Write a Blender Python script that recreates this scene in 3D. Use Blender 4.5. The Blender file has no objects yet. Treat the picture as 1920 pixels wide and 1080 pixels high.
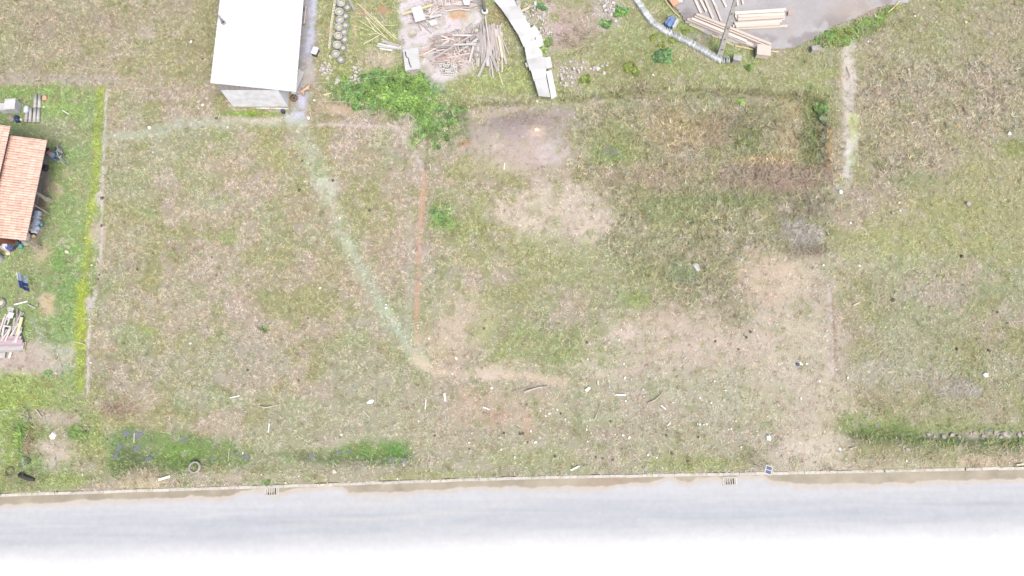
import bpy, math, random
import numpy as np
from mathutils import Vector, Matrix, Euler

# ------------------------------------------------------------------ camera, world, sun, exposure
SC = bpy.context.scene
COL = SC.collection
F_PX, TILT, H = 1356.0, math.radians(14.4), 46.0
cam_d = bpy.data.cameras.new('camera')
cam_d.sensor_width = 36.0
cam_d.lens = 36.0 * F_PX / 1920.0
cam_d.clip_start, cam_d.clip_end = 0.5, 20000.0
cam = bpy.data.objects.new('camera', cam_d)
cam.location = (0, 0, H)
cam.rotation_euler = (TILT, 0, 0)
COL.objects.link(cam)
SC.camera = cam

SUN_EL, SUN_AZ = math.radians(60), math.radians(150)
world = bpy.data.worlds.new("World")
SC.world = world
world.use_nodes = True
wn = world.node_tree.nodes
bg = wn.get('Background') or wn.new('ShaderNodeBackground')
sky = wn.new('ShaderNodeTexSky')
sky.sky_type = 'NISHITA'
sky.sun_disc = False
sky.sun_elevation = SUN_EL
sky.sun_rotation = SUN_AZ
sky.dust_density = 4.0
sky.air_density = 0.6
sky.ozone_density = 0.6
bg.inputs['Strength'].default_value = 0.12
world.node_tree.links.new(sky.outputs[0], bg.inputs['Color'])
sun_d = bpy.data.lights.new('sun', 'SUN')
sun_d.energy = 1.5
sun_d.angle = math.radians(35)
sun_d.color = (1.0, 0.99, 0.90)
sun = bpy.data.objects.new('sun', sun_d)
sdir = Vector((math.cos(SUN_EL) * math.sin(SUN_AZ), math.cos(SUN_EL) * math.cos(SUN_AZ), math.sin(SUN_EL)))
sun.rotation_euler = sdir.to_track_quat('Z', 'Y').to_euler()
sun.location = sdir * 60
COL.objects.link(sun)
SC.view_settings.view_transform = 'Standard'
SC.view_settings.look = 'None'
SC.view_settings.exposure = 1.85
SC.view_settings.gamma = 1.0
SC.view_settings.use_curve_mapping = False

rng = random.Random(7)
nrg = np.random.default_rng(11)
GAIN = 3.9      # display value of a lit white surface: seen colour -> real base colour

# ------------------------------------------------------------------ ground points and colours
CT, ST = math.cos(TILT), math.sin(TILT)
def W(px, py, z=0.0):
    """world point at height z seen along the photograph's ray (px, py)"""
    dx, dy = (px - 960) / F_PX, -(py - 540) / F_PX
    yy, zz = dy * CT + ST, dy * ST - CT
    t = (H - z) / -zz
    return Vector((dx * t, yy * t, z))
def PX(x, y):
    """arrays of ground points -> photograph coordinates (used to lay out the ground cover)"""
    zc = -H
    yc = y * CT + zc * ST
    dc = y * ST - zc * CT
    dc = np.maximum(dc, 1.0)
    return 960 + F_PX * x / dc, 540 - F_PX * yc / dc
def lin(c):
    c = np.asarray(c, float) / 255.0
    return np.where(c <= 0.04045, c / 12.92, ((c + 0.055) / 1.055) ** 2.4)
def A(*c):
    return lin(c) / GAIN

def vnoise(x, y, s, seed):
    r = np.random.default_rng(seed)
    g = r.random((256, 256))
    u, v = x / s + 1000.37, y / s + 1000.71
    iu, iv = np.floor(u).astype(int), np.floor(v).astype(int)
    fu, fv = u - iu, v - iv
    fu, fv = fu * fu * (3 - 2 * fu), fv * fv * (3 - 2 * fv)
    a, b = g[iu % 256, iv % 256], g[(iu + 1) % 256, iv % 256]
    c, d = g[iu % 256, (iv + 1) % 256], g[(iu + 1) % 256, (iv + 1) % 256]
    return (a * (1 - fu) + b * fu) * (1 - fv) + (c * (1 - fu) + d * fu) * fv
def fbm(x, y, s, seed, n=4):
    o, a, t = 0, 1.0, 0
    for i in range(n):
        ang = 0.7 * i + seed
        xr, yr = x * math.cos(ang) - y * math.sin(ang), x * math.sin(ang) + y * math.cos(ang)
        o = o + a * vnoise(xr, yr, s, seed + i * 17)
        t += a; a *= 0.55; s *= 0.5
    return o / t
def sstep(a, b, x):
    t = np.clip((x - a) / (b - a), 0, 1)
    return t * t * (3 - 2 * t)
def seg_dist(px, py, pts):
    d = np.full(px.shape, 1e9)
    for (x0, y0), (x1, y1) in zip(pts, pts[1:]):
        vx, vy = x1 - x0, y1 - y0
        t = np.clip(((px - x0) * vx + (py - y0) * vy) / (vx * vx + vy * vy), 0, 1)
        d = np.minimum(d, np.hypot(px - x0 - t * vx, py - y0 - t * vy))
    return d
def poly_sd(px, py, pts):
    ins = np.zeros(px.shape, bool)
    n = len(pts)
    for i in range(n):
        (x0, y0), (x1, y1) = pts[i], pts[(i + 1) % n]
        if y0 != y1:
            c = ((y0 > py) != (y1 > py)) & (px < (x1 - x0) * (py - y0) / (y1 - y0) + x0)
            ins ^= c
    d = seg_dist(px, py, pts + [pts[0]])
    return np.where(ins, d, -d)

KERB = [(-400, 941), (0, 928), (500, 912), (1000, 895), (1500, 886), (1920, 877), (2300, 870)]
kx = np.array([p[0] for p in KERB], float); ky = np.array([p[1] for p in KERB], float)

# cover patches laid out from the photograph: shape, colour, strength, grass density, grass height
def B(x, y, rx, ry, col, a=.8, d=None, h=None, ang=0): return ('b', (x, y, rx, ry, ang), col, a, d, h)
def L(pts, w, col, a=.8, d=None, h=None, soft=.6): return ('l', (pts, w, soft), col, a, d, h)
def P(pts, col, a=.8, d=None, h=None, soft=14): return ('p', (pts, soft), col, a, d, h)
TAN, TANP, SAND = (196, 181, 157), (200, 185, 163), (206, 197, 181)
GRN, LG, DG = (151, 172, 108), (166, 173, 112), (112, 142, 72)
PATHG = (187, 193, 164)
REDS, DIRT, GRAV = (186, 152, 124), (203, 192, 185), (178, 176, 180)
COVER = np.array([2.05, 2.12, 2.42])      # the cover shades itself: its blades are lighter than the cover looks
PATCH = [
  P([(-400,-60),(400,-60),(392,150),(200,168),(-400,160)], (174,166,126), .5, None, 1.0, 30),
  B(105,55,70,35,(176,160,132),.5), B(230,40,60,30,(176,160,134),.5), B(300,70,60,30,(172,170,124),.5),
  B(100,150,120,12,(186,172,154),.7,.5), B(340,120,60,50,(168,164,112),.5), B(275,58,22,14,(190,176,156),.6,.3),
  # top middle strip
  P([(590,-60),(1240,-60),(1400,120),(1560,120),(1560,180),(1240,165),(1050,180),(850,190),(600,205)], LG, .75, 1, 1.0, 14),
  B(640,60,20,90,(158,170,100),.5), B(700,70,60,50,(164,176,112),.5), B(690,110,30,20,(196,180,150),.5),
  # left yard lawn
  P([(-400,165),(196,168),(196,250),(191,420),(183,520),(165,600),(160,730),(130,770),(-400,780)], GRN, .85, 1.1, .8, 8),
  B(30,170,40,12,(140,176,84),.6), B(105,170,40,14,(140,176,84),.5), B(120,210,50,16,(150,178,98),.6),
  B(105,245,45,22,(168,168,128),.8), B(40,262,50,14,(156,162,112),.8), B(145,258,30,14,(168,172,126),.7),
  B(120,330,22,60,(146,172,104),.5), B(128,325,12,10,(188,172,140),.7,.4), B(105,355,14,14,(180,160,132),.7,.3),
  B(150,350,18,14,(172,170,124),.6), B(84,330,9,60,(166,148,132),.85,.3), B(72,410,10,50,(150,128,112),.9,.12), B(60,440,12,30,(160,136,118),.9,.12), B(78,470,20,22,(186,164,134),.85,.2),
  B(60,500,50,20,(166,168,118),.6), B(130,480,30,25,(136,170,92),.6), B(125,540,38,60,(126,165,88),.6), B(88,572,18,24,(200,176,138),.85,.2),
  B(30,545,40,20,(166,172,112),.6), B(105,620,40,30,(138,168,98),.6), B(60,600,20,30,(148,168,104),.5),
  B(28,672,105,30,(184,166,150),.9,.15), B(105,660,28,22,(182,176,150),.7,.3), B(110,690,18,14,(184,174,158),.7,.3),
  L([(60,600),(85,640),(110,655),(130,690)], 8, (182,184,158), .6),
  L([(190,170),(184,260),(172,400),(160,520),(154,600),(150,730)], 16, (172,186,84), .85, 1.1, .9, .7),
  B(152,600,14,55,(176,188,72),.6), B(190,225,10,35,(160,178,100),.5),
  L([(200,170),(193,300),(191,420),(187,520),(172,575),(165,640),(164,740)], 5, (200,187,176), .85, .1, .5, .7),
  B(183,430,14,26,(196,176,158),.7,.3), B(186,372,8,10,(206,194,180),.7,.3), B(168,575,8,14,(200,186,176),.8,.2),
  # bottom left
  P([(-400,700),(120,705),(190,785),(240,800),(200,900),(0,925),(-400,935)], (158,170,104), .75, 1.1, 1.1, 12),
  B(20,740,55,35,(162,182,84),.6), B(60,725,60,16,(164,174,108),.6), B(20,820,30,60,(146,172,82),.7), B(50,815,16,38,(112,146,70),.8,1.2,1.4),
  B(55,835,9,28,(170,140,118),.7,.4), B(105,785,50,16,(190,172,152),.75,.4), B(150,812,30,14,(104,142,66),.85,1.2,1.4), B(110,845,34,26,(194,178,156),.85,.35),
  B(80,870,30,20,(140,166,100),.7), B(100,870,16,18,(196,180,162),.7,.3), B(158,880,26,14,(186,172,146),.7,.5), B(120,900,60,14,(158,168,102),.7),
  B(45,895,50,14,(120,128,84),.5), B(220,765,40,12,(170,138,110),.55), B(250,790,60,20,(176,166,122),.6),
  B(180,825,30,25,(156,168,98),.7), B(215,880,12,18,(118,140,74),.7), B(110,810,20,12,(186,168,150),.6),
  # ditches
  P([(205,806),(260,800),(350,815),(440,826),(470,850),(462,872),(390,880),(330,888),(290,880),(270,868),(235,885),(208,895),(198,850)], (128,148,88), .75, 1.2, 1.0, 12),
  B(330,850,50,24,(120,160,72),.55), B(240,825,40,20,(126,146,110),.6), B(290,840,24,10,(150,164,116),.6), B(420,860,30,10,(158,158,116),.6), B(350,870,26,8,(130,168,80),.6), B(400,835,40,12,(136,150,104),.6), B(230,850,22,14,(104,130,92),.7),
  B(255,896,40,24,(192,178,142),.9,.6), B(375,876,16,12,(170,160,124),.8), B(160,848,34,18,(172,168,116),.6),
  P([(520,852),(600,846),(640,838),(700,822),(766,826),(772,866),(735,872),(680,862),(610,866),(540,862)], (102,152,70), .9, 1.2, 1.2, 7),
  B(705,847,64,22,(98,148,66),.9,1.2,1.2), B(735,848,36,18,(90,146,62),.7,1.2,1.2), B(560,853,45,9,(120,130,80),.7), B(600,858,40,8,(112,124,80),.6), B(700,880,60,14,(176,164,134),.6), B(610,880,60,10,(176,166,130),.5),
  L([(1596,800),(1680,802),(1760,812),(1930,818)], 40, (134,150,86), .7, 1.2, 1.2, .7),
  L([(1620,806),(1690,812),(1760,818),(1930,822)], 20, (114,148,76), .8, 1.2, 1.2, .8),
  B(1830,815,90,8,(196,184,168),.75,.3), B(1725,790,20,8,(176,148,108),.6),
  P([(1585,720),(2300,700),(2300,885),(1590,890)], (166,164,114), .55, 1, 1, 24),
  B(1850,865,80,10,(200,178,148),.7,.4), B(1700,870,100,10,(190,178,146),.6,.5),
  # right bare track and tan patches
  P([(1080,700),(1160,610),(1300,590),(1400,480),(1520,450),(1562,490),(1568,640),(1578,760),(1590,885),(1440,888),(1300,800),(1150,770)], (198,185,160), .62, .6, .75, 45),
  P([(1430,490),(1500,470),(1560,500),(1566,640),(1575,760),(1590,885),(1450,886),(1450,780),(1430,680),(1400,600)], (196,184,154), .55, .55, .6, 40),
  P([(620,700),(1100,700),(1450,740),(1450,880),(900,890),(620,890)], (186,177,148), .5, .8, .8, 40),
  B(1330,630,150,60,(194,178,152),.65,.5,.7), B(1250,600,60,30,(192,174,150),.6,.5), B(1170,625,35,20,(202,184,162),.8,.3),
  B(1440,520,60,50,(202,180,150),.7,.4), B(1500,700,60,50,(194,182,158),.5), B(1330,730,100,40,(182,180,146),.6), B(1420,770,50,40,(178,176,136),.5),
  B(1520,850,60,30,(198,186,162),.6,.4), B(1400,850,30,20,(168,168,116),.5),
  B(1050,400,105,58,(202,187,163),.8,.45,.6), B(980,400,60,35,(200,184,158),.7,.4), B(1110,430,40,30,(204,188,164),.8,.3),
  B(870,600,55,70,(197,180,152),.8,.45,.7), B(840,650,50,40,(196,178,150),.7,.5), B(880,500,40,14,(198,180,150),.6),
  # mound
  B(965,262,118,62,(174,159,142),.95,.25,.5), B(968,262,100,50,(168,152,136),.8,.2,.5), B(1000,235,85,36,(164,149,138),.8,.2,.5), B(905,265,40,30,(176,164,142),.7,.3), B(1040,282,30,24,(184,173,164),.6,.15), B(1010,250,18,14,(202,176,152),.7,.1),
  B(870,268,12,8,(190,140,108),.7,.3), B(880,320,70,20,(170,166,116),.6),
  # middle lot greens
  B(850,390,55,60,(160,164,108),.7), B(828,410,26,26,(122,164,80),.85,1.2,1.3), B(1000,480,140,45,(170,172,118),.6), B(1010,650,120,50,(158,168,106),.7), B(960,560,90,40,(162,166,112),.5), B(990,730,30,14,(190,170,150),.5),
  B(1180,520,90,40,(164,166,112),.5), B(860,440,60,30,(164,168,110),.5), B(1200,560,40,16,(142,164,86),.5),
  P([(1085,190),(1240,172),(1540,190),(1560,300),(1556,470),(1400,470),(1390,600),(1260,560),(1160,480),(1120,380),(1080,300)], (160,157,114), .62, 1.15, 1.35, 36),
  B(1160,260,50,40,(160,164,108),.6), B(1260,240,50,40,(184,164,122),.6), B(1150,290,40,18,(136,162,84),.6), B(1270,330,60,30,(172,152,124),.6), B(1250,395,60,30,(138,152,96),.5), B(1340,360,80,30,(146,154,104),.5),
  B(1400,260,34,34,(112,132,70),.6,1.2,1.6), B(1360,220,50,26,(160,144,112),.55), B(1400,225,34,40,(132,136,86),.5), B(1330,245,40,30,(178,150,116),.5), B(1480,270,26,70,(182,166,126),.6,.6), L([(1498,200),(1484,310)], 7, (194,164,120), .45, .4),
  B(1525,250,22,70,(112,124,70),.75,1.2,1.7), L([(1560,240),(1553,330)], 6, (188,150,100), .75, .3), B(1430,300,60,14,(192,168,124),.7), B(1180,330,70,20,(176,160,132),.6),
  B(1450,332,115,26,(176,152,132),.7,.6,1.2), B(1480,345,60,14,(170,140,122),.55), B(1440,375,110,16,(140,148,100),.6,1.2,1.3), B(1500,385,60,30,(160,144,126),.6),
  B(1505,438,36,26,(184,178,166),.8,.4), B(1510,470,45,12,(140,134,112),.6), B(1290,510,30,26,(140,156,114),.6,1.1,1.2), B(1330,545,60,30,(162,152,126),.5), B(1370,590,24,30,(158,148,118),.45),
  # right path and right field
  L([(1592,60),(1590,150),(1596,230),(1598,290)], 26, (201,191,172), .85, .2, .5, .6), L([(1600,255),(1590,330)], 18, (212,206,196), .8, .1, .5), B(1585,355,16,18,(190,186,160),.6,.4), B(1600,240,10,30,(172,184,92),.6), B(1600,300,8,30,(160,176,100),.5),
  P([(1620,100),(2300,60),(2300,280),(1850,280),(1700,360),(1610,360)], (182,171,138), .6, 1.1, 1.2, 40),
  P([(1700,370),(1860,270),(2300,260),(2300,470),(1750,500),(1600,440)], (176,176,116), .65, 1, .9, 40), B(1640,480,90,40,(180,184,130),.6), B(1720,340,40,20,(146,164,96),.5), B(1900,280,30,18,(140,154,76),.6), B(1700,450,90,20,(182,184,120),.5),
  B(1620,560,60,50,(170,166,120),.5), B(1620,670,40,40,(168,164,116),.5), B(1650,700,70,30,(190,186,158),.5), B(1800,730,50,12,(176,168,156),.6),
  P([(1520,78),(1560,52),(1640,32),(1672,6),(1690,10),(1655,52),(1600,82),(1540,92)], (136,160,76), .85, 1.2, 1.3, 7),
  P([(1690,-60),(2300,-60),(2300,100),(1620,110),(1640,70)], (168,166,116), .5, 1, 1, 20),
  L([(1700,0),(1760,50),(1800,90)], 6, (188,186,154), .5),
  B(1450,130,100,22,(180,174,132),.6), B(1250,140,70,40,(158,168,100),.5), B(1280,60,50,20,(146,168,82),.6), B(1380,100,60,24,(150,172,92),.6), B(1300,70,36,10,(172,168,152),.6,.3),
  # rubble soil right of the white boards
  B(1075,40,45,45,(184,160,146),.75,.4), B(1020,45,26,40,(192,176,164),.7,.4), B(1045,75,30,30,(188,166,154),.7,.4), B(1075,132,42,24,(192,176,160),.65,.5), B(1140,20,24,30,(196,180,170),.7,.4), B(1100,110,60,30,(176,170,120),.4), B(1000,60,14,30,(176,168,130),.8,.3), B(1200,150,90,30,(170,156,120),.5), B(1200,110,60,40,(158,160,104),.5),
  # plank yard dirt, and shade painted under the wood heaps
  P([(748,-60),(890,-60),(908,60),(885,128),(845,150),(805,160),(785,140),(757,108),(748,60)], DIRT, .95, .05, .4, 7),
  B(815,160,20,16,(200,186,184),.8,.05), B(715,112,30,16,(194,178,152),.7,.4), B(880,30,14,20,(190,190,164),.6), B(930,30,16,30,(182,156,116),.5), B(945,90,30,40,(182,174,136),.5), B(940,150,60,30,(170,178,108),.5), B(870,130,20,14,(202,186,164),.6,.3), B(850,65,20,10,(190,188,164),.6,.2),
  B(850,92,36,30,(150,132,122),.7,.05), B(800,26,22,18,(152,136,126),.7,.05), B(855,6,34,9,(150,134,122),.7,.05), B(916,90,22,46,(150,138,120),.6,.1), B(718,20,12,10,(184,138,104),.85,.2), B(860,26,18,13,(196,150,104),.9,.05), B(680,24,10,8,(190,160,120),.7), L([(740,-20),(742,20)], 4, (180,166,150), .6),  # dark patches first: shade painted beneath the plank heaps and bundle
  B(665,60,6,40,(196,176,138),.6,.3), B(619,60,10,14,(202,178,146),.7,.2),
  # shrubbery floor
  B(740,180,80,40,(104,150,70),.8,1.2,1.5), B(800,220,26,50,(112,156,70),.8,1.2,1.5), B(840,230,40,40,(128,150,86),.7,1.2,1.4), B(660,170,40,30,(112,146,78),.7,1.2,1.4), B(640,205,40,10,(192,164,140),.8,.2),
  # drive of grey gravel
  L([(582,-40),(579,40),(573,90),(569,140),(566,180),(562,215)], 30, (172,168,168), .92, .03, .4, .5), L([(592,-40),(588,20),(584,60),(577,95)], 11, (182,183,191), .9, .03, .4, .6), B(557,222,20,12,(192,190,198),.85,.05), B(577,150,9,14,(190,174,160),.6,.2), L([(566,180),(561,222)], 12, (190,188,200), .7, .05), L([(575,120),(574,170)], 12, (184,172,158), .6, .2),
  # banks and steps
  B(610,210,30,22,(186,166,138),.6), L([(560,236),(640,234),(740,238)], 6, (204,188,172), .7, .2), L([(742,238),(768,270),(790,312)], 9, (196,184,168), .75, .2), B(765,230,10,20,(200,182,160),.6,.2), B(775,270,10,14,(150,178,90),.6),
  L([(801,240),(800,290),(796,325)], 4, (120,112,78), .8, .3), L([(796,325),(790,400),(785,480),(782,560),(781,660)], 8, (188,148,120), .8, .15, .5, .8), L([(770,400),(766,560),(764,660)], 9, (184,182,152), .6, .6),
  L([(820,205),(920,196),(1000,194)], 7, (138,140,86), .7, 1.2, 1.3), L([(1050,186),(1140,178),(1240,168),(1420,174),(1545,186)], 9, (134,134,86), .7, 1.2, 1.5),  # shadow along the top lot's edge, painted in dark olive
  L([(1560,540),(1562,580),(1567,640),(1568,700)], 3.5, (142,116,96), .75, .3), L([(1556,540),(1560,700)], 7, (196,182,166), .5, .3), L([(1568,500),(1640,490)], 4, (172,160,124), .5),
  # trodden footpaths
  L([(200,262),(270,250),(340,232),(440,228),(560,232)], 20, (182,186,156), .65, .5, .5), L([(330,236),(420,232)], 10, (192,186,166), .5, .4),
  L([(566,240),(588,292),(606,345),(640,430),(680,505),(722,585),(764,645),(800,690)], 30, (180,190,152), .62, .7, .7, .95), L([(600,345),(636,425),(676,500),(718,578),(760,640)], 8, (194,198,174), .5, .5, .5, .95), B(612,360,20,26,(192,198,170),.6,.3),
  L([(780,675),(820,698),(900,704),(980,706),(1060,716)], 15, (207,184,156), .72, .3, .5, .9), B(900,702,60,12,(210,190,166),.5,.3), B(960,690,60,16,(198,184,156),.6,.4), L([(850,715),(880,745),(920,800)], 15, (196,170,144), .6, .3),
  L([(1120,702),(1180,696),(1250,662),(1340,640),(1400,650)], 13, (198,180,156), .65, .4), B(960,775,120,36,(192,166,142),.75,.5), B(1180,765,110,20,(192,172,150),.5,.6), B(900,770,50,30,(188,162,138),.5,.5), B(985,800,14,24,(192,150,122),.6,.3), L([(1000,740),(1002,800)], 6, (146,164,88), .6),
  P([(640,720),(1080,730),(1400,760),(1440,880),(900,890),(500,905),(480,800)], (178,172,140), .4, .9, .8, 30), B(1100,770,60,30,(172,178,136),.5), B(1000,860,110,22,(168,172,116),.5), B(1280,870,110,14,(160,170,98),.5), B(930,790,30,20,(186,158,132),.5), B(1150,815,60,14,(190,168,148),.5), B(1150,865,60,14,(192,174,152),.5),
  B(470,213,46,5,(140,172,72),.85,1.2,1.0), B(470,226,70,5,(196,182,162),.6,.4), B(420,255,16,10,(156,172,98),.6), B(510,290,40,26,(174,174,108),.5), B(500,900,60,10,(192,178,148),.5,.6), B(420,895,60,8,(192,178,150),.6,.5), B(800,890,90,6,(164,168,108),.5),
  P([(560,850),(640,838),(700,822),(766,826),(772,866),(735,870),(680,862),(610,864)], (126,150,84), .6, 1.1, 1.0, 11), B(700,845,58,16,(116,150,74),.7,1.2,1.0), B(740,848,24,15,(104,150,68),.6,1.2,1.0), B(600,858,46,7,(128,132,92),.6),
  P([(205,808),(260,802),(350,815),(440,826),(468,850),(460,872),(390,880),(330,886),(290,876),(235,882),(208,893),(200,850)], (124,148,84), .5, 1.15, 1.0, 10), B(340,850,60,20,(134,164,82),.5), B(270,850,30,16,(140,148,108),.5), B(410,850,30,12,(148,158,104),.5),
  L([(1600,800),(1680,806),(1760,813),(1930,818)], 46, (146,156,102), .6, 1.1, 1.05, .9), L([(1615,806),(1690,811),(1760,820),(1930,824)], 24, (126,146,84), .6, 1.1, 1.05, .9), B(1835,815,90,7,(190,180,160),.6,.5),
  B(280,400,26,14,(160,170,112),.6), B(430,450,24,14,(152,168,98),.6), B(260,300,50,14,(188,176,146),.5), B(400,310,50,20,(190,172,144),.5), B(410,410,14,26,(200,182,158),.6), B(460,330,60,40,(192,170,142),.45), B(580,400,60,40,(188,168,142),.5), B(280,620,20,10,(158,176,96),.6), B(497,617,9,7,(120,150,76),.8,1.2,1.2), B(600,500,60,40,(190,170,146),.4), B(680,300,40,24,(180,166,130),.6), B(720,470,40,40,(190,172,144),.5), B(380,680,160,50,(180,176,146),.5), B(210,700,40,30,(186,172,150),.5), B(420,750,90,20,(178,184,146),.5), B(560,760,60,16,(176,180,136),.5), B(245,640,40,30,(170,178,134),.5),
]

def cover(x, y):
    px, py = PX(x, y)
    n1, n2, n3 = fbm(x, y, 5.0, 3), fbm(x, y, 1.6, 21), fbm(x, y, 2.6, 40)
    nf = fbm(x, y, .7, 55, 3)
    def C(c): return A(*c)[None, :]
    t = sstep(.40, .62, n2)[:, None]
    col = C((187, 174, 143)) * (1 - t) + C((168, 164, 116)) * t
    t = sstep(.5, .68, n1)[:, None] * .6
    col = col * (1 - t) + C((172, 176, 134)) * t
    t = sstep(.55, .7, n3)[:, None] * .6
    col = col * (1 - t) + C((194, 176, 156)) * t
    dens, hgt = np.ones(px.shape), np.ones(px.shape)
    wob = (fbm(x, y, 1.1, 77, 3) - .5)
    wob2 = (fbm(x, y, .45, 91, 3) - .5) + .8 * (fbm(x, y, .2, 93, 2) - .5)
    for kind, g, c, a, d, h in PATCH:
        if kind == 'b':
            cx, cy, rx, ry, ang = g
            m = (np.abs(px - cx) < 1.9 * max(rx, ry)) & (np.abs(py - cy) < 1.9 * max(rx, ry))
            if not m.any(): continue
            u, v = (px[m] - cx) / rx, (py[m] - cy) / ry
            r = np.sqrt(u * u + v * v) + wob[m] * 1.1 + wob2[m] * .7
            w = sstep(1.35, .55, r)
        elif kind == 'l':
            pts, wd, soft = g
            xs, ys = [p[0] for p in pts], [p[1] for p in pts]
            m = (px > min(xs) - 3 * wd) & (px < max(xs) + 3 * wd) & (py > min(ys) - 3 * wd) & (py < max(ys) + 3 * wd)
            if not m.any(): continue
            r = seg_dist(px[m], py[m], pts) / (wd * .5) + wob[m] * 1.2 + wob2[m] * .9
            w = sstep(1 + soft, 1 - soft, r)
        else:
            pts, soft = g
            m = np.ones(px.shape, bool)
            sd = poly_sd(px, py, pts) + (wob * 2.2 + wob2 * 1.2) * soft
            w = sstep(-soft, soft, sd)
        w = w * a
        w = w * (1 - .35 * sstep(.5, .75, nf[m]))
        cc = C(c) * (0.9 + .2 * n2[m][:, None])
        col[m] = col[m] * (1 - w[:, None]) + cc * w[:, None]
        if d is not None: dens[m] = dens[m] * (1 - w) + d * w
        if h is not None: hgt[m] = hgt[m] * (1 - w) + h * w
    # individual dry / lush spots
    s1 = sstep(.66, .8, fbm(x, y, .55, 120, 2))[:, None] * .35
    col = col * (1 - s1) + C((206, 190, 168)) * s1
    s2 = sstep(.64, .8, fbm(x, y, .6, 140, 2))[:, None] * .42
    col = col * (1 - s2) + C((140, 148, 92)) * s2
    s3 = sstep(.66, .8, fbm(x, y, .4, 160, 2))[:, None] * .32
    col = col * (1 - s3) + C((150, 126, 100)) * s3
    return np.clip(col * COVER, 0.005, .8), dens, hgt

def relief(x, y):
    px, py = PX(x, y)
    z = (fbm(x, y, 3.0, 200) - .5) * .16 + (fbm(x, y, .6, 210, 2) - .5) * .05
    def g(cx, cy, rx, ry, hh):
        return hh * np.exp(-(((px - cx) / rx) ** 2 + ((py - cy) / ry) ** 2))
    z = z + g(970, 262, 80, 42, .75) + g(1450, 335, 90, 22, .25)
    # sunken middle lot (lower than the lot to its left), its edges and the pit near the back
    low = poly_sd(px, py, [(799, 240), (1010, 192), (1240, 170), (1552, 188), (1556, 330), (1568, 720), (790, 690), (783, 560)])
    z = z - .26 * sstep(-3, 9, low + wig(x, y)) * sstep(640, 300, py) * (1 - .9 * sstep(1480, 1545, px) * sstep(300, 350, py))
    z = z - g(1400, 250, 120, 55, .22) - g(1530, 240, 25, 55, .3)
    z = z - g(330, 850, 110, 30, .4) - g(235, 845, 40, 30, .2) - g(680, 850, 110, 18, .38)
    z = z - .4 * np.exp(-(seg_dist(px, py, [(1600, 806), (1690, 811), (1930, 819)]) / 18) ** 2)
    z = z + g(255, 897, 36, 18, .3)
    rd = py - np.interp(px, kx, ky)
    flat = sstep(-14, -3, rd)
    z = z * (1 - flat)
    return np.where(rd > -1.0, -.30, z)
def wig(x, y): return (fbm(x, y, 1.2, 300, 3) - .5) * 12
def hf(x, y):
    return float(relief(np.array([x]), np.array([y]))[0])
def Gp(px, py, dz=0.0):
    """a point resting on the ground (plus dz) at photograph position px, py"""
    p = W(px, py, 0)
    for _ in range(3):
        p = W(px, py, hf(p.x, p.y) + dz)
    return p

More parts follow.
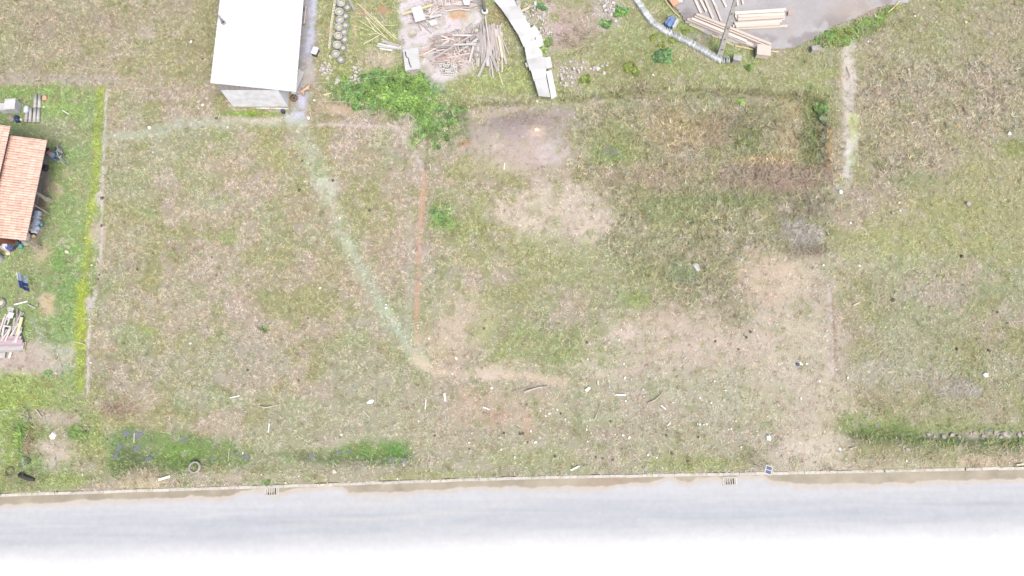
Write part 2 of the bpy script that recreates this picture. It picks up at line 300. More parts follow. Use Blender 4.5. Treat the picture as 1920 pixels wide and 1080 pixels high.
# ------------------------------------------------------------------ materials
def nodemat(name):
    m = bpy.data.materials.new(name)
    m.use_nodes = True
    nt = m.node_tree
    return m, nt, nt.nodes['Principled BSDF']
def mat(name, alb, rough=.7, var=.18, scale=6.0, bump=0.0, metal=0.0, rnd=0.0, stretch=None, spec=.3, dirt=None, dscale=1.5, damt=.5):
    m, nt, bs = nodemat(name)
    N, K = nt.nodes, nt.links
    bs.inputs['Roughness'].default_value = rough
    bs.inputs['Metallic'].default_value = metal
    bs.inputs['Specular IOR Level'].default_value = spec
    tc = N.new('ShaderNodeTexCoord')
    src = tc.outputs['Object']
    if stretch:
        mp = N.new('ShaderNodeMapping'); mp.inputs['Scale'].default_value = stretch
        K.new(src, mp.inputs['Vector']); src = mp.outputs['Vector']
    nz = N.new('ShaderNodeTexNoise'); nz.inputs['Scale'].default_value = scale; nz.inputs['Detail'].default_value = 5
    oi = N.new('ShaderNodeObjectInfo')
    ad = N.new('ShaderNodeVectorMath'); ad.operation = 'ADD'
    sc = N.new('ShaderNodeMath'); sc.operation = 'MULTIPLY'; sc.inputs[1].default_value = 37.0
    K.new(oi.outputs['Random'], sc.inputs[0]); K.new(src, ad.inputs[0]); K.new(sc.outputs[0], ad.inputs[1])
    K.new(ad.outputs[0], nz.inputs['Vector'])
    mr = N.new('ShaderNodeMapRange'); mr.inputs['From Min'].default_value = .3; mr.inputs['From Max'].default_value = .7
    mr.inputs['To Min'].default_value = 1 - var; mr.inputs['To Max'].default_value = 1 + var
    K.new(nz.outputs['Fac'], mr.inputs['Value'])
    val = mr.outputs['Result']
    if rnd:
        m2 = N.new('ShaderNodeMapRange'); m2.inputs['To Min'].default_value = 1 - rnd; m2.inputs['To Max'].default_value = 1 + rnd
        K.new(oi.outputs['Random'], m2.inputs['Value'])
        mu = N.new('ShaderNodeMath'); mu.operation = 'MULTIPLY'; K.new(val, mu.inputs[0]); K.new(m2.outputs[0], mu.inputs[1]); val = mu.outputs[0]
    base = N.new('ShaderNodeRGB'); base.outputs[0].default_value = (*alb, 1)
    cs = base.outputs[0]
    if dirt is not None:
        dn = N.new('ShaderNodeTexNoise'); dn.inputs['Scale'].default_value = dscale; dn.inputs['Detail'].default_value = 6
        K.new(ad.outputs[0], dn.inputs['Vector'])
        dr = N.new('ShaderNodeMapRange'); dr.inputs['From Min'].default_value = .48; dr.inputs['From Max'].default_value = .72; dr.inputs['To Max'].default_value = damt
        K.new(dn.outputs['Fac'], dr.inputs['Value'])
        mx = N.new('ShaderNodeMix'); mx.data_type = 'RGBA'
        K.new(dr.outputs[0], mx.inputs['Factor']); K.new(cs, mx.inputs['A']); mx.inputs['B'].default_value = (*dirt, 1)
        cs = mx.outputs['Result']
    vm = N.new('ShaderNodeVectorMath'); vm.operation = 'SCALE'
    K.new(cs, vm.inputs[0]); K.new(val, vm.inputs['Scale']); K.new(vm.outputs[0], bs.inputs['Base Color'])
    if bump:
        b = N.new('ShaderNodeBump'); b.inputs['Strength'].default_value = bump; b.inputs['Distance'].default_value = .02
        K.new(nz.outputs['Fac'], b.inputs['Height']); K.new(b.outputs[0], bs.inputs['Normal'])
    return m
def attrmat(name, rough=.9, fine=None, bump=0.0, spec=.15, wet=False):
    m, nt, bs = nodemat(name)
    N, K = nt.nodes, nt.links
    bs.inputs['Roughness'].default_value = rough
    bs.inputs['Specular IOR Level'].default_value = spec
    at = N.new('ShaderNodeAttribute'); at.attribute_name = 'cover'
    out = at.outputs['Color']
    if fine:
        ge = N.new('ShaderNodeNewGeometry')
        val = None
        for s, lo, hi in fine:
            nz = N.new('ShaderNodeTexNoise'); nz.inputs['Scale'].default_value = s; nz.inputs['Detail'].default_value = 4; nz.inputs['Roughness'].default_value = .65
            K.new(ge.outputs['Position'], nz.inputs['Vector'])
            mr = N.new('ShaderNodeMapRange'); mr.inputs['From Min'].default_value = .32; mr.inputs['From Max'].default_value = .68
            mr.inputs['To Min'].default_value = lo; mr.inputs['To Max'].default_value = hi
            K.new(nz.outputs['Fac'], mr.inputs['Value'])
            if val is None: val = mr.outputs[0]
            else:
                mu = N.new('ShaderNodeMath'); mu.operation = 'MULTIPLY'; K.new(val, mu.inputs[0]); K.new(mr.outputs[0], mu.inputs[1]); val = mu.outputs[0]
        vm = N.new('ShaderNodeVectorMath'); vm.operation = 'SCALE'
        K.new(out, vm.inputs[0]); K.new(val, vm.inputs['Scale']); out = vm.outputs[0]
        if bump:
            b = N.new('ShaderNodeBump'); b.inputs['Strength'].default_value = bump; b.inputs['Distance'].default_value = .03
            K.new(nz.outputs['Fac'], b.inputs['Height']); K.new(b.outputs[0], bs.inputs['Normal'])
    K.new(out, bs.inputs['Base Color'])
    if wet:
        a2 = N.new('ShaderNodeAttribute'); a2.attribute_name = 'wet'
        mr = N.new('ShaderNodeMapRange'); mr.inputs['To Min'].default_value = rough; mr.inputs['To Max'].default_value = .35
        K.new(a2.outputs['Fac'], mr.inputs['Value']); K.new(mr.outputs[0], bs.inputs['Roughness'])
    return m

M = {}
M['ground'] = attrmat('ground_soil', .95, [(9, .86, 1.10), (38, .84, 1.14)], .5)
M['grass'] = attrmat('grass_blades', .8, None)
M['leaf'] = attrmat('leaves', .6, None, spec=.3)
M['road'] = attrmat('dusty_asphalt', .9, [(3, .96, 1.04), (25, .95, 1.05)], .15, wet=True)
M['sand'] = mat('pale_sand', (.40, .385, .36), .95, .1, 3, .3)
M['yard'] = attrmat('yard_slab', .9, [(4, .94, 1.05), (40, .92, 1.07)], .2)
M['kerb'] = mat('kerb_concrete', A(244, 238, 228)*1.1, .9, .12, 9, .3, rnd=.08, dirt=A(214, 202, 184), dscale=3)
M['concrete'] = mat('old_concrete', A(224, 220, 212), .9, .16, 5, .4, rnd=.1, dirt=A(150, 145, 130))
M['dark'] = mat('drain_shade', (.012, .012, .012), .9)  # near black paints the shade inside the drains
M['white'] = mat('white_sheet', (.30, .30, .296), .6, .05, 3, rnd=.14, dirt=(.2, .195, .185), damt=.6)
M['roofwhite'] = mat('white_roof_metal', (.33, .33, .33), .5, .04, 1.2, dirt=(.225, .225, .225), dscale=.7, damt=.35)
M['wall'] = mat('pale_rendered_wall', (.37, .37, .38), .9, .12, 2.0, .2, dirt=(.27, .27, .28), dscale=2.6)
M['cladding'] = mat('grey_cladding', A(212, 208, 208), .7, .1, 3)
M['grey'] = mat('grey_metal', A(196, 194, 198), .6, .15, 4)
M['tile'] = mat('terracotta', (.35, .222, .18), .85, .12, 5, .2, rnd=.15, dirt=(.28, .17, .13), dscale=3)
M['brick'] = mat('brick_wall', A(160, 92, 62), .9, .2, 6, .3)
M['wood'] = mat('weathered_wood', A(248, 234, 228)*1.2, .85, .16, 9, .2, rnd=.26, stretch=(.4, 6, 6), dirt=A(150, 132, 124), dscale=5, damt=.7)  # dirt blotches also paint in the dark gaps between heaped planks
M['woodgrey'] = mat('grey_wood', A(232, 226, 224)*1.15, .85, .16, 9, .2, rnd=.24, stretch=(.4, 6, 6), dirt=A(150, 142, 138), dscale=5, damt=.7)  # blotches here too stand for gap shade as well as dirt
M['woodred'] = mat('reddish_wood', A(236, 210, 198)*1.05, .85, .16, 9, .2, rnd=.2, stretch=(.4, 6, 6))
M['timber'] = mat('fresh_timber', (.33, .285, .25), .75, .1, 7, rnd=.16, stretch=(.4, 6, 6))
M['bamboo'] = mat('yellow_slat', A(250, 238, 196)*1.3, .7, .12, 6, rnd=.12, stretch=(.4, 6, 6))
M['yellow'] = mat('yellow_edge', A(250, 236, 180)*1.2, .7, .1, 6)
M['post'] = mat('pale_post', A(232, 224, 200), .85, .12, 4, .2)
M['rubber'] = mat('faded_rubber', A(182, 184, 186), .85, .18, 7, .3, rnd=.12, dirt=A(186, 184, 168), dscale=4)
M['tyrepaint'] = mat('painted_tyre', A(222, 224, 222), .8, .1, 7, .3, rnd=.08, dirt=A(170, 172, 160), dscale=4)
M['tyresoil'] = mat('tyre_soil', A(230, 224, 196)*1.3, .95, .2, 10, .5)
M['blackrub'] = mat('black_rubber', (.03, .03, .032), .8, .2, 7)
M['block'] = mat('hollow_block', A(250, 242, 220)*1.35, .9, .1, 7, .3, rnd=.06)
M['blockwhite'] = mat('white_block', A(246, 244, 238)*1.35, .9, .1, 7, .3, rnd=.06)
M['rubble'] = mat('pale_rubble', (.26, .24, .23), .95, .14, 6, .4, rnd=.2)
M['stone'] = mat('grey_stone', A(222, 212, 204), .95, .16, 5, .5, rnd=.14)
M['clod'] = mat('dark_clod', A(140, 128, 114), .95, .25, 8, .5, rnd=.25)
M['litter'] = mat('pale_litter', (.44, .435, .42), .7, .06, 4, rnd=.12)
M['litteryel'] = mat('yellowish_litter', (.30, .275, .20), .8, .06, 4, rnd=.12)
M['twig'] = mat('dry_twig', A(220, 200, 176)*1.15, .9, .2, 4)
M['twigpale'] = mat('pale_branch', A(232, 224, 204)*1.2, .9, .12, 4)
M['tarpblue'] = mat('blue_tarp', A(140, 172, 226), .55, .12, 5, .3)
M['blue'] = mat('blue_plastic', A(70, 96, 150), .5, .1, 4)
M['bluegrey'] = mat('blue_grey_cloth', A(206, 218, 236)*1.7, .8, .14, 6, .2)
M['navy'] = mat('navy_denim', A(84, 96, 160)*1.5, .85, .14, 9)
M['paleblue'] = mat('pale_blue_cloth', A(232, 240, 252)*1.4, .8, .08, 6)
M['teal'] = mat('teal_plastic', A(120, 200, 196), .5, .08, 5)
M['orange'] = mat('orange_clay', A(246, 196, 164)*1.2, .85, .12, 6)
M['fibre'] = mat('fibre_cement', A(238, 234, 230)*1.1, .9, .1, 6, .3, rnd=.07, dirt=A(170, 164, 160), dscale=3)
M['rooftile'] = mat('pale_roof_tile', A(244, 248, 250)*1.45, .85, .1, 6, .2, rnd=.28)
M['cardboard'] = mat('beige_board', A(255, 236, 222)*1.15, .85, .06, 4, .1)
M['maroon'] = mat('maroon_shirt', A(78, 24, 44), .85, .2, 12)
M['jeans'] = mat('blue_jeans', A(116, 142, 188)*1.5, .85, .14, 14)
M['skin'] = mat('skin', A(196, 142, 120), .6, .06, 6)
M['hair'] = mat('black_hair', (.012, .010, .009), .6, .2, 20)
M['tan'] = mat('tan_fur', A(244, 206, 164)*1.2, .9, .14, 12)
M['cream'] = mat('cream_fur', A(226, 206, 168), .9, .1, 12)
M['solar'] = mat('solar_cell', (.035, .045, .08), .25, .1, 10, spec=.5)
M['redsheet'] = mat('faded_red_sheet', A(240, 216, 224), .85, .12, 7, .2, stretch=(.6, 5, 5), dirt=A(190, 150, 160))
M['rust'] = mat('rusty_soil', A(120, 74, 58), .9, .25, 9)
M['log'] = mat('charred_log', A(86, 84, 78), .95, .3, 8, .5)
m, nt, bs = nodemat('ditch_water')
bs.inputs['Base Color'].default_value = (.085, .088, .10, 1); bs.inputs['Roughness'].default_value = .06  # blue grey of muddy water, with the sky's reflection painted in
M['water'] = m

# ------------------------------------------------------------------ mesh helpers
class MB:
    def __init__(s): s.v, s.f, s.c = [], [], []
    def add(s, vs, fs):
        n = len(s.v); s.v += [tuple(p) for p in vs]; s.f += [tuple(i + n for i in f) for f in fs]; return s
    def box(s, c, d, rz=0, tilt=None, taper=1.0):
        x, y, z = d[0] / 2, d[1] / 2, d[2] / 2
        R = Euler((tilt[0] if tilt else 0, tilt[1] if tilt else 0, rz)).to_matrix()
        vs = []
        for k, q in ((-1, 1.0), (1, taper)):
            for i, j in ((-1, -1), (1, -1), (1, 1), (-1, 1)):
                vs.append(R @ Vector((i * x * q, j * y * q, k * z)) + Vector(c))
        return s.add(vs, [(3, 2, 1, 0), (4, 5, 6, 7), (0, 1, 5, 4), (1, 2, 6, 5), (2, 3, 7, 6), (3, 0, 4, 7)])
    def tube(s, pts, r, n=6, closed=False, cap=True):
        pts = [Vector(p) for p in pts]; rs = r if isinstance(r, (list, tuple)) else [r] * len(pts)
        rings, vs, fs, m = len(pts), [], [], len(pts)
        for i, p in enumerate(pts):
            a = pts[(i - 1) % m] if (closed or i) else p
            b = pts[(i + 1) % m] if (closed or i < m - 1) else p
            t = (b - a).normalized()
            u = t.cross(Vector((0, 0, 1)))
            if u.length < .05: u = t.cross(Vector((1, 0, 0)))
            u.normalize(); w = u.cross(t)
            for k in range(n):
                q = 2 * math.pi * k / n
                vs.append(p + (u * math.cos(q) + w * math.sin(q)) * rs[i])
        for i in range(m if closed else m - 1):
            for k in range(n):
                a, b = i * n, ((i + 1) % m) * n
                fs.append((a + k, b + k, b + (k + 1) % n, a + (k + 1) % n))
        if cap and not closed:
            fs.append(tuple(range(n))); fs.append(tuple(reversed(range((m - 1) * n, m * n))))
        return s.add(vs, fs)
    def lathe(s, prof, n=20, c=(0, 0, 0), closed=False):
        vs, fs, m = [], [], len(prof)
        for k in range(n):
            q = 2 * math.pi * k / n
            for r, z in prof: vs.append((c[0] + r * math.cos(q), c[1] + r * math.sin(q), c[2] + z))
        for k in range(n):
            a, b = k * m, ((k + 1) % n) * m
            for i in range(m if closed else m - 1):
                j = (i + 1) % m
                fs.append((a + i, b + i, b + j, a + j))
        return s.add(vs, fs)
    def mesh(s, name, mt, smooth=False):
        me = bpy.data.meshes.new(name); me.from_pydata(s.v, [], s.f); me.materials.append(mt)
        if smooth: me.polygons.foreach_set('use_smooth', [True] * len(me.polygons))
        me.validate(); me.update(); return me
    def build(s, name, mt, parent=None, smooth=False, loc=None, rot=None):
        return obj(name, s.mesh(name, mt, smooth), parent, loc, rot)
def obj(name, me, parent=None, loc=None, rot=None, scl=None):
    o = bpy.data.objects.new(name, me); COL.objects.link(o)
    if parent: o.parent = parent
    if loc is not None: o.location = loc
    if rot is not None: o.rotation_euler = rot
    if scl is not None: o.scale = scl
    return o
def tag(o, label, cat, group=None):
    o['label'] = label; o['category'] = cat; o['kind'] = 'thing'
    if group: o['group'] = group
    return o
def thing(name, label, cat, loc=(0, 0, 0), rz=0, group=None):
    return tag(obj(name, None, None, loc, (0, 0, rz)), label, cat, group)
def struct(o, k='structure'):
    o['kind'] = k; return o
def copy_tree(o, parent=None):
    c = o.copy(); COL.objects.link(c)
    if parent: c.parent = parent
    for ch in list(o.children): copy_tree(ch, c)
    return c
def bevel(o, w=.02, seg=2):
    b = o.modifiers.new('bevel', 'BEVEL'); b.width = w; b.segments = seg; return o
UNIT = MB().box((0, 0, 0), (1, 1, 1))
_um = {}
def unit(name, mk):
    """a slightly uneven plank-like block with unit size, shared between alike pieces"""
    key = (name, mk)
    if key not in _um:
        b = MB().box((0, 0, 0), (1, 1, 1))
        r = random.Random(len(_um)); b.v = [(x * (1 + r.uniform(-.015, .015)), y * (1 + r.uniform(-.1, .1)), z) for x, y, z in b.v]
        _um[key] = b.mesh(name, M[mk])
    return _um[key]
def stick(name, mk, a, b, w, t, label, cat, group=None, roll=0):
    a, b = Vector(a), Vector(b)
    d = b - a
    o = obj(name, unit(name, mk), None, (a + b) / 2, None, (d.length, w, t))
    q = d.to_track_quat('X', 'Z'); o.rotation_euler = (q @ Euler((roll, 0, 0)).to_quaternion()).to_euler()
    return tag(o, label, cat, group)
def stick_px(name, mk, p, q, w, t, label, cat, group=None, z0=None, z1=None, roll=0):
    z0 = t / 2 if z0 is None else z0; z1 = z0 if z1 is None else z1
    return stick(name, mk, Gp(*p, z0), Gp(*q, z1), w, t, label, cat, group, roll)
def attr_mesh(name, v, f, col, mt, extra=None):
    """big mesh from arrays with a per-vertex colour named cover; f is (n,k) of equal-sided faces"""
    me = bpy.data.meshes.new(name)
    nv, nf, k = len(v), len(f), f.shape[1]
    me.vertices.add(nv); me.vertices.foreach_set('co', np.ascontiguousarray(v, np.float32).ravel())
    me.loops.add(nf * k); me.loops.foreach_set('vertex_index', np.ascontiguousarray(f, np.int32).ravel())
    me.polygons.add(nf); me.polygons.foreach_set('loop_start', np.arange(0, nf * k, k, dtype=np.int32))
    a = me.attributes.new('cover', 'FLOAT_COLOR', 'POINT')
    c4 = np.ones((nv, 4), np.float32); c4[:, :3] = col; a.data.foreach_set('color', c4.ravel())
    for n_, arr in (extra or {}).items():
        e = me.attributes.new(n_, 'FLOAT', 'POINT'); e.data.foreach_set('value', np.ascontiguousarray(arr, np.float32))
    me.materials.append(mt); me.update(calc_edges=True); me.validate()
    return me
def grid_faces(nx, ny):
    i, j = np.meshgrid(np.arange(nx - 1), np.arange(ny - 1), indexing='ij')
    a = (i * ny + j).ravel()
    return np.stack([a, a + ny, a + ny + 1, a + 1], 1)

# ------------------------------------------------------------------ the setting: ground
far = np.array([60, 75, 100, 150, 250, 500, 1200, 3000.])
mid = np.arange(62, 190, 4.)
far = np.array([190, 250, 500, 1200, 3000.])
edge_x = np.arange(48.5, 61.9, .6)
gx = np.concatenate([-far[::-1], -mid[::-1], -edge_x[::-1], np.arange(-48, 48.01, .125), edge_x, mid, far])
gy = np.concatenate([-far[::-1], np.array([-150., -100, -70]), np.array([-40., -25, -15]), np.arange(-8, 37.01, .125), np.arange(37.5, 61.9, .6), mid, far])
X, Y = [a.ravel() for a in np.meshgrid(gx, gy, indexing='ij')]
gcol, gd, gh = cover(X, Y)
gz = relief(X, Y)
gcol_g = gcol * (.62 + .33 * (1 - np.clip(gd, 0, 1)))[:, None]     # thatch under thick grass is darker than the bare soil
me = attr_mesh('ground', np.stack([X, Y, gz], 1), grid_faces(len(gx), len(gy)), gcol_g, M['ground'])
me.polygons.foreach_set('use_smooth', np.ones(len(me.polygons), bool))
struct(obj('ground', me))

# road with dust, silt and pale sand
def kerb_y(x):
    ks = [W(a, b, 0) for a, b in KERB]
    return np.interp(x, [k.x for k in ks], [k.y for k in ks])
rx_ = np.concatenate([[-400, -120], np.arange(-50, 50.01, .1), [120, 400]])
rt = np.concatenate([np.arange(0, 2.2, .06), np.arange(2.3, 5.6, .15), np.array([6.5, 8, 9.5])])
RX, RT = [a.ravel() for a in np.meshgrid(rx_, rt, indexing='ij')]
RY = kerb_y(RX) - RT
ppx, ppy = PX(RX, RY)
off = ppy - np.interp(ppx, kx, ky)                        # photograph rows below the kerb line
SILT = [(-400,20),(0,20),(120,16),(330,15),(430,17),(450,8),(490,3),(505,13),(530,11),(560,3),(640,4),(655,17),(760,18),(900,15),(1000,17),(1130,19),(1230,12),(1250,3),(1290,14),(1310,5),(1345,6),(1365,18),(1385,4),(1430,3),(1450,15),(1500,20),(1560,23),(1700,22),(1920,20),(2300,20)]
sw = np.interp(ppx, [s[0] for s in SILT], [s[1] for s in SILT]) + (fbm(RX, RY, 1.0, 400, 3) - .5) * 9 + (fbm(RX, RY, .3, 401, 2) - .5) * 4
silt = sstep(1.2, -1.2, off - sw)
edge = np.exp(-((off - sw - 3) / (3.2 + 4 * fbm(RX, RY, 2., 410, 2))) ** 2)
base = A(241, 243, 246)[None] * (1 + (fbm(RX * .12, RY, .5, 420, 3)[:, None] - .5) * .05)
lanes = fbm(RX * .05, RY, .22, 470, 3)
tr = (np.exp(-((off - 68) / 26) ** 2) * .13 + np.exp(-((off - 92) / 8) ** 2) * .04)[:, None] * (.4 + 1.2 * lanes[:, None]) + ((lanes - .5) * .07)[:, None]
tr = tr + sstep(.62, .75, fbm(RX, RY, .5, 480, 3))[:, None] * .02
base = base * (1 - tr * np.array([1.15, 1.0, .8])[None])
dust = sstep(96, 146, off + (fbm(RX * .3, RY, 1.2, 430) - .5) * 20)[:, None]
base = base * (1 - dust) + np.array([.30, .30, .30])[None] * dust
arc = np.zeros(RX.shape)
for pts, w_, a_ in [([(520,985),(700,975),(850,960),(960,942),(1120,918)],3,.5),([(800,945),(790,985),(765,1010)],3,.35),([(620,952),(760,938)],5,.5),([(1000,935),(1090,918)],3,.4),([(680,935),(730,930)],5,.5)]:
    arc = np.maximum(arc, a_ * sstep(1.6, .3, seg_dist(ppx, ppy, pts) / w_))
for qx, qy, qr in [(368,970,3),(112,972,3),(1630,930,7),(1725,930,7),(1780,936,4),(310,957,3),(1125,962,3),(185,1028,4),(1475,938,3),(1200,975,3),(1870,995,4),(950,965,3)]:
    arc = np.maximum(arc, .8 * sstep(1.3, .5, np.hypot(ppx - qx, ppy - qy) / qr))
base = base * (1 - arc[:, None] * .6) + A(246, 240, 228)[None] * arc[:, None] * .6
base = base * (1 - edge[:, None] * .9) + A(244, 232, 216)[None] * edge[:, None] * .9
sc_ = A(207, 196, 174)[None] * (1 + (fbm(RX, RY, .8, 440)[:, None] - .5) * .5)
red = np.exp(-((ppx - 1150) / 50) ** 2)[:, None]
sc_ = sc_ * (1 - .4 * red) + A(196, 166, 142)[None] * .4 * red
rc = base * (1 - silt[:, None]) + sc_ * silt[:, None]
RZ = np.full(RX.shape, -.12) + silt * .012 * fbm(RX, RY, .3, 450, 2)
me = attr_mesh('road', np.stack([RX, RY, RZ], 1), grid_faces(len(rx_), len(rt))[:, ::-1], rc, M['road'], {'wet': silt * .6})
struct(obj('road', me))
# pale sandy verge beyond the road
vs, fs, n_ = [], [], 120
for i in range(n_ + 1):
    x = -60 + i
    p0 = W(960 + 0, 1070 - (x * .3), -.116).y
    vs.append((x, p0 + .05 * math.sin(i * 1.7) + .05 * math.sin(i * .61), -.114)); vs.append((x, -22.0, -.02))
for i in range(n_): fs.append((2 * i + 1, 2 * i + 3, 2 * i + 2, 2 * i))
struct(MB().add(vs, fs).build('sand_verge', M['sand']))

# kerb of single stones
kerb = struct(obj('kerb', None))
kst = MB().box((0, 0, 0), (.985, .17, .30)).mesh('kerb_stone', M['kerb'])
gaps = [(1590, 1652), (1680, 1800)]
x = -47.0
while x < 47:
    y0, y1 = float(kerb_y(x)), float(kerb_y(x + 1.0))
    cpx = float(PX(np.array([x + .5]), np.array([(y0 + y1) / 2]))[0][0])
    sunk = any(a < cpx < b for a, b in gaps)
    buried = cpx < 150
    zt = .03 + rng.uniform(-.012, .012) - (.10 if sunk else 0) - (.03 if buried else 0)
    o = obj('kerb_stone', kst, kerb, (x + .5, (y0 + y1) / 2 - .02 + rng.uniform(-.012, .012), zt - .15), (rng.uniform(-.03, .03), 0, math.atan2(y1 - y0, 1) + rng.uniform(-.012, .012)))
    x += 1.0

# ------------------------------------------------------------------ grass cover (nobody could count it)
def blades(n, xr, yr, dmul, hmul, nb, seed, sd_=.115, colmix=None, keep=None):
    r = np.random.default_rng(seed)
    x, y = r.uniform(*xr, n), r.uniform(*yr, n)
    px, py = PX(x, y)
    ok = (px > -60) & (px < 1980) & (py > -60) & (py < np.interp(px, kx, ky) - 2)
    x, y, px, py = x[ok], y[ok], px[ok], py[ok]
    col, d, h = cover(x, y)
    clump = sstep(.3, .6, fbm(x, y, .35, 500 + seed, 2))
    ok = r.random(len(x)) < np.clip(d, 0, 1.2) * dmul * (.35 + .65 * clump)
    if keep is not None: ok &= keep(px, py, h)
    ok &= ~inside_any(x, y)
    x, y, col, h = x[ok], y[ok], col[ok], h[ok]
    z = relief(x, y)
    n = len(x)
    tv = np.clip(r.normal(1.0, sd_, n), .45, 1.55)[:, None]
    hue = r.normal(0, .055, n)[:, None]
    dead = (r.random(n) < .12)[:, None]
    col = col * tv * np.concatenate([1 + hue, 1 + 0 * hue, 1 - hue * .8], 1)
    col = np.where(dead, col * np.array([.58, .53, .50])[None], col)
    # nb blades per tuft, each one triangle
    X0, Y0, Z0 = np.repeat(x, nb), np.repeat(y, nb), np.repeat(z, nb)
    hh = np.repeat(h, nb) * hmul
    C0 = np.repeat(col, nb, 0) * np.clip(r.normal(1.0, .10, n * nb), .6, 1.4)[:, None]
    a = r.uniform(0, 2 * np.pi, n * nb)
    Ln = r.uniform(.10, .24, n * nb) * (.6 + .5 * hh)
    wd = r.uniform(.012, .024, n * nb) * (.8 + .3 * hh)
    up = r.uniform(.03, .13, n * nb) * hh
    ox, oy = r.normal(0, .05, n * nb), r.normal(0, .05, n * nb)
    bx, by = X0 + ox, Y0 + oy
    ca, sa = np.cos(a), np.sin(a)
    v = np.empty((n * nb, 3, 3))
    v[:, 0] = np.stack([bx - sa * wd, by + ca * wd, Z0 - .01 + up * .25], 1)
    v[:, 1] = np.stack([bx + sa * wd, by - ca * wd, Z0 - .01 + up * .25], 1)
    v[:, 2] = np.stack([bx + ca * Ln, by + sa * Ln, Z0 + up], 1)
    f = np.arange(n * nb * 3).reshape(-1, 3)
    return v.reshape(-1, 3), f, np.clip(np.repeat(C0, 3, 0), .004, .8)
BLOCKED = []
def inside_any(x, y):
    m = np.zeros(x.shape, bool)
    for pts in BLOCKED: m |= poly_sd(x, y, pts) > 0
    return m

# ------------------------------------------------------------------ yard slab (top right)
YARD = [(1240,-40),(1262,8),(1285,40),(1310,58),(1350,74),(1400,86),(1445,92),(1490,88),(1530,72),(1565,48),(1610,30),(1650,12),(1700,6),(1720,-40)]
yp = [W(a, b, 0) for a, b in YARD]
BLOCKED.append([(p.x, p.y) for p in yp] + [(p.x, p.y + 12) for p in reversed(yp)])
nx_, ny_ = 150, 90
ux = np.linspace(min(p.x for p in yp) - .3, max(p.x for p in yp) + 1.5, nx_); uy = np.linspace(min(p.y for p in yp) - .3, 37.0, ny_)
UX, UY = [a.ravel() for a in np.meshgrid(ux, uy, indexing='ij')]
sd = poly_sd(UX, UY, BLOCKED[0]) + (fbm(UX, UY, .8, 600, 3) - .5) * .3
keepv = sd > -.12
upx, upy = PX(UX, UY)
yc = A(222, 218, 219)[None] * (1 + (fbm(UX, UY, 1.4, 610)[:, None] - .5) * .3 + (fbm(UX * .3, UY, .3, 611)[:, None] - .5) * .12)
yd = sstep(.5, .62, fbm(UX, UY, .9, 620, 3))[:, None] * np.clip(sstep(1.6, .2, sd), 0, 1)[:, None] * .7
yc = yc * (1 - yd) + A(178, 164, 162)[None] * yd
ysand = np.maximum(np.exp(-(((upx - 1600) / 50) ** 2 + ((upy - 20) / 22) ** 2)), np.exp(-(seg_dist(upx, upy, [(1490,10),(1480,70)]) / 5) ** 2) * .6)[:, None] * .8
yc = yc * (1 - ysand) + A(226, 212, 200)[None] * ysand
ff = grid_faces(nx_, ny_)
ff = ff[keepv[ff].all(1)]
zz = relief(UX, UY) * .0 + .09
me = attr_mesh('paved_yard', np.stack([UX, UY, zz], 1), ff, yc, M['yard'])
struct(obj('paved_yard', me))
YZ = .09
def Y_(px, py, dz): return W(px, py, YZ + dz)

# ------------------------------------------------------------------ shed with white roof
ORD = 'first second third fourth fifth sixth seventh eighth ninth tenth'.split()
b0, b1 = W(437, 200), W(540, 200)
ZL, ZR = 3.15, 2.32                      # wall tops left and right
shed_top = 40.0
shed = thing('shed', 'pale rendered shed with a wide white metal roof beside the gravel drive', 'shed', (b0.x, b0.y, 0))
sx, sL = b1.x - b0.x, shed_top - b0.y
BLOCKED.append([(b0.x, b0.y), (b1.x, b0.y), (b1.x, 42), (b0.x, 42)])
zlow = 2.2
MB().box((sx / 2, .075, zlow / 2 - .1), (sx, .15, zlow + .2)).build('front_wall', M['wall'], shed)
MB().box((sx - .075, .15 + sL / 2, zlow / 2 - .1), (.15, sL, zlow + .2)).build('side_wall', M['wall'], shed)
MB().box((.075, .15 + sL / 2, 1.45), (.15, sL, 3.1)).build('side_wall', M['wall'], shed)
MB().box((sx / 2, sL + .2, 1.1), (sx, .15, 2.4)).build('back_wall', M['wall'], shed)
g = MB()                                  # grey boarded gable above the rendered wall
nb_ = 11
for i in range(nb_):
    xa, xb = i * sx / nb_, (i + 1) * sx / nb_ - .03
    za, zb = ZL + (ZR - ZL) * xa / sx - .05, ZL + (ZR - ZL) * xb / sx - .05
    pr = MB().add([(xa, .02, zlow + .001), (xb, .02, zlow + .001), (xb, .02, zb), (xa, .02, za), (xa, .07, zlow + .001), (xb, .07, zlow + .001), (xb, .07, zb), (xa, .07, za)],
           [(0, 1, 2, 3), (7, 6, 5, 4), (0, 4, 5, 1), (2, 6, 7, 3), (1, 5, 6, 2), (0, 3, 7, 4)])
    pr.build('gable_board', M['cladding'], shed)
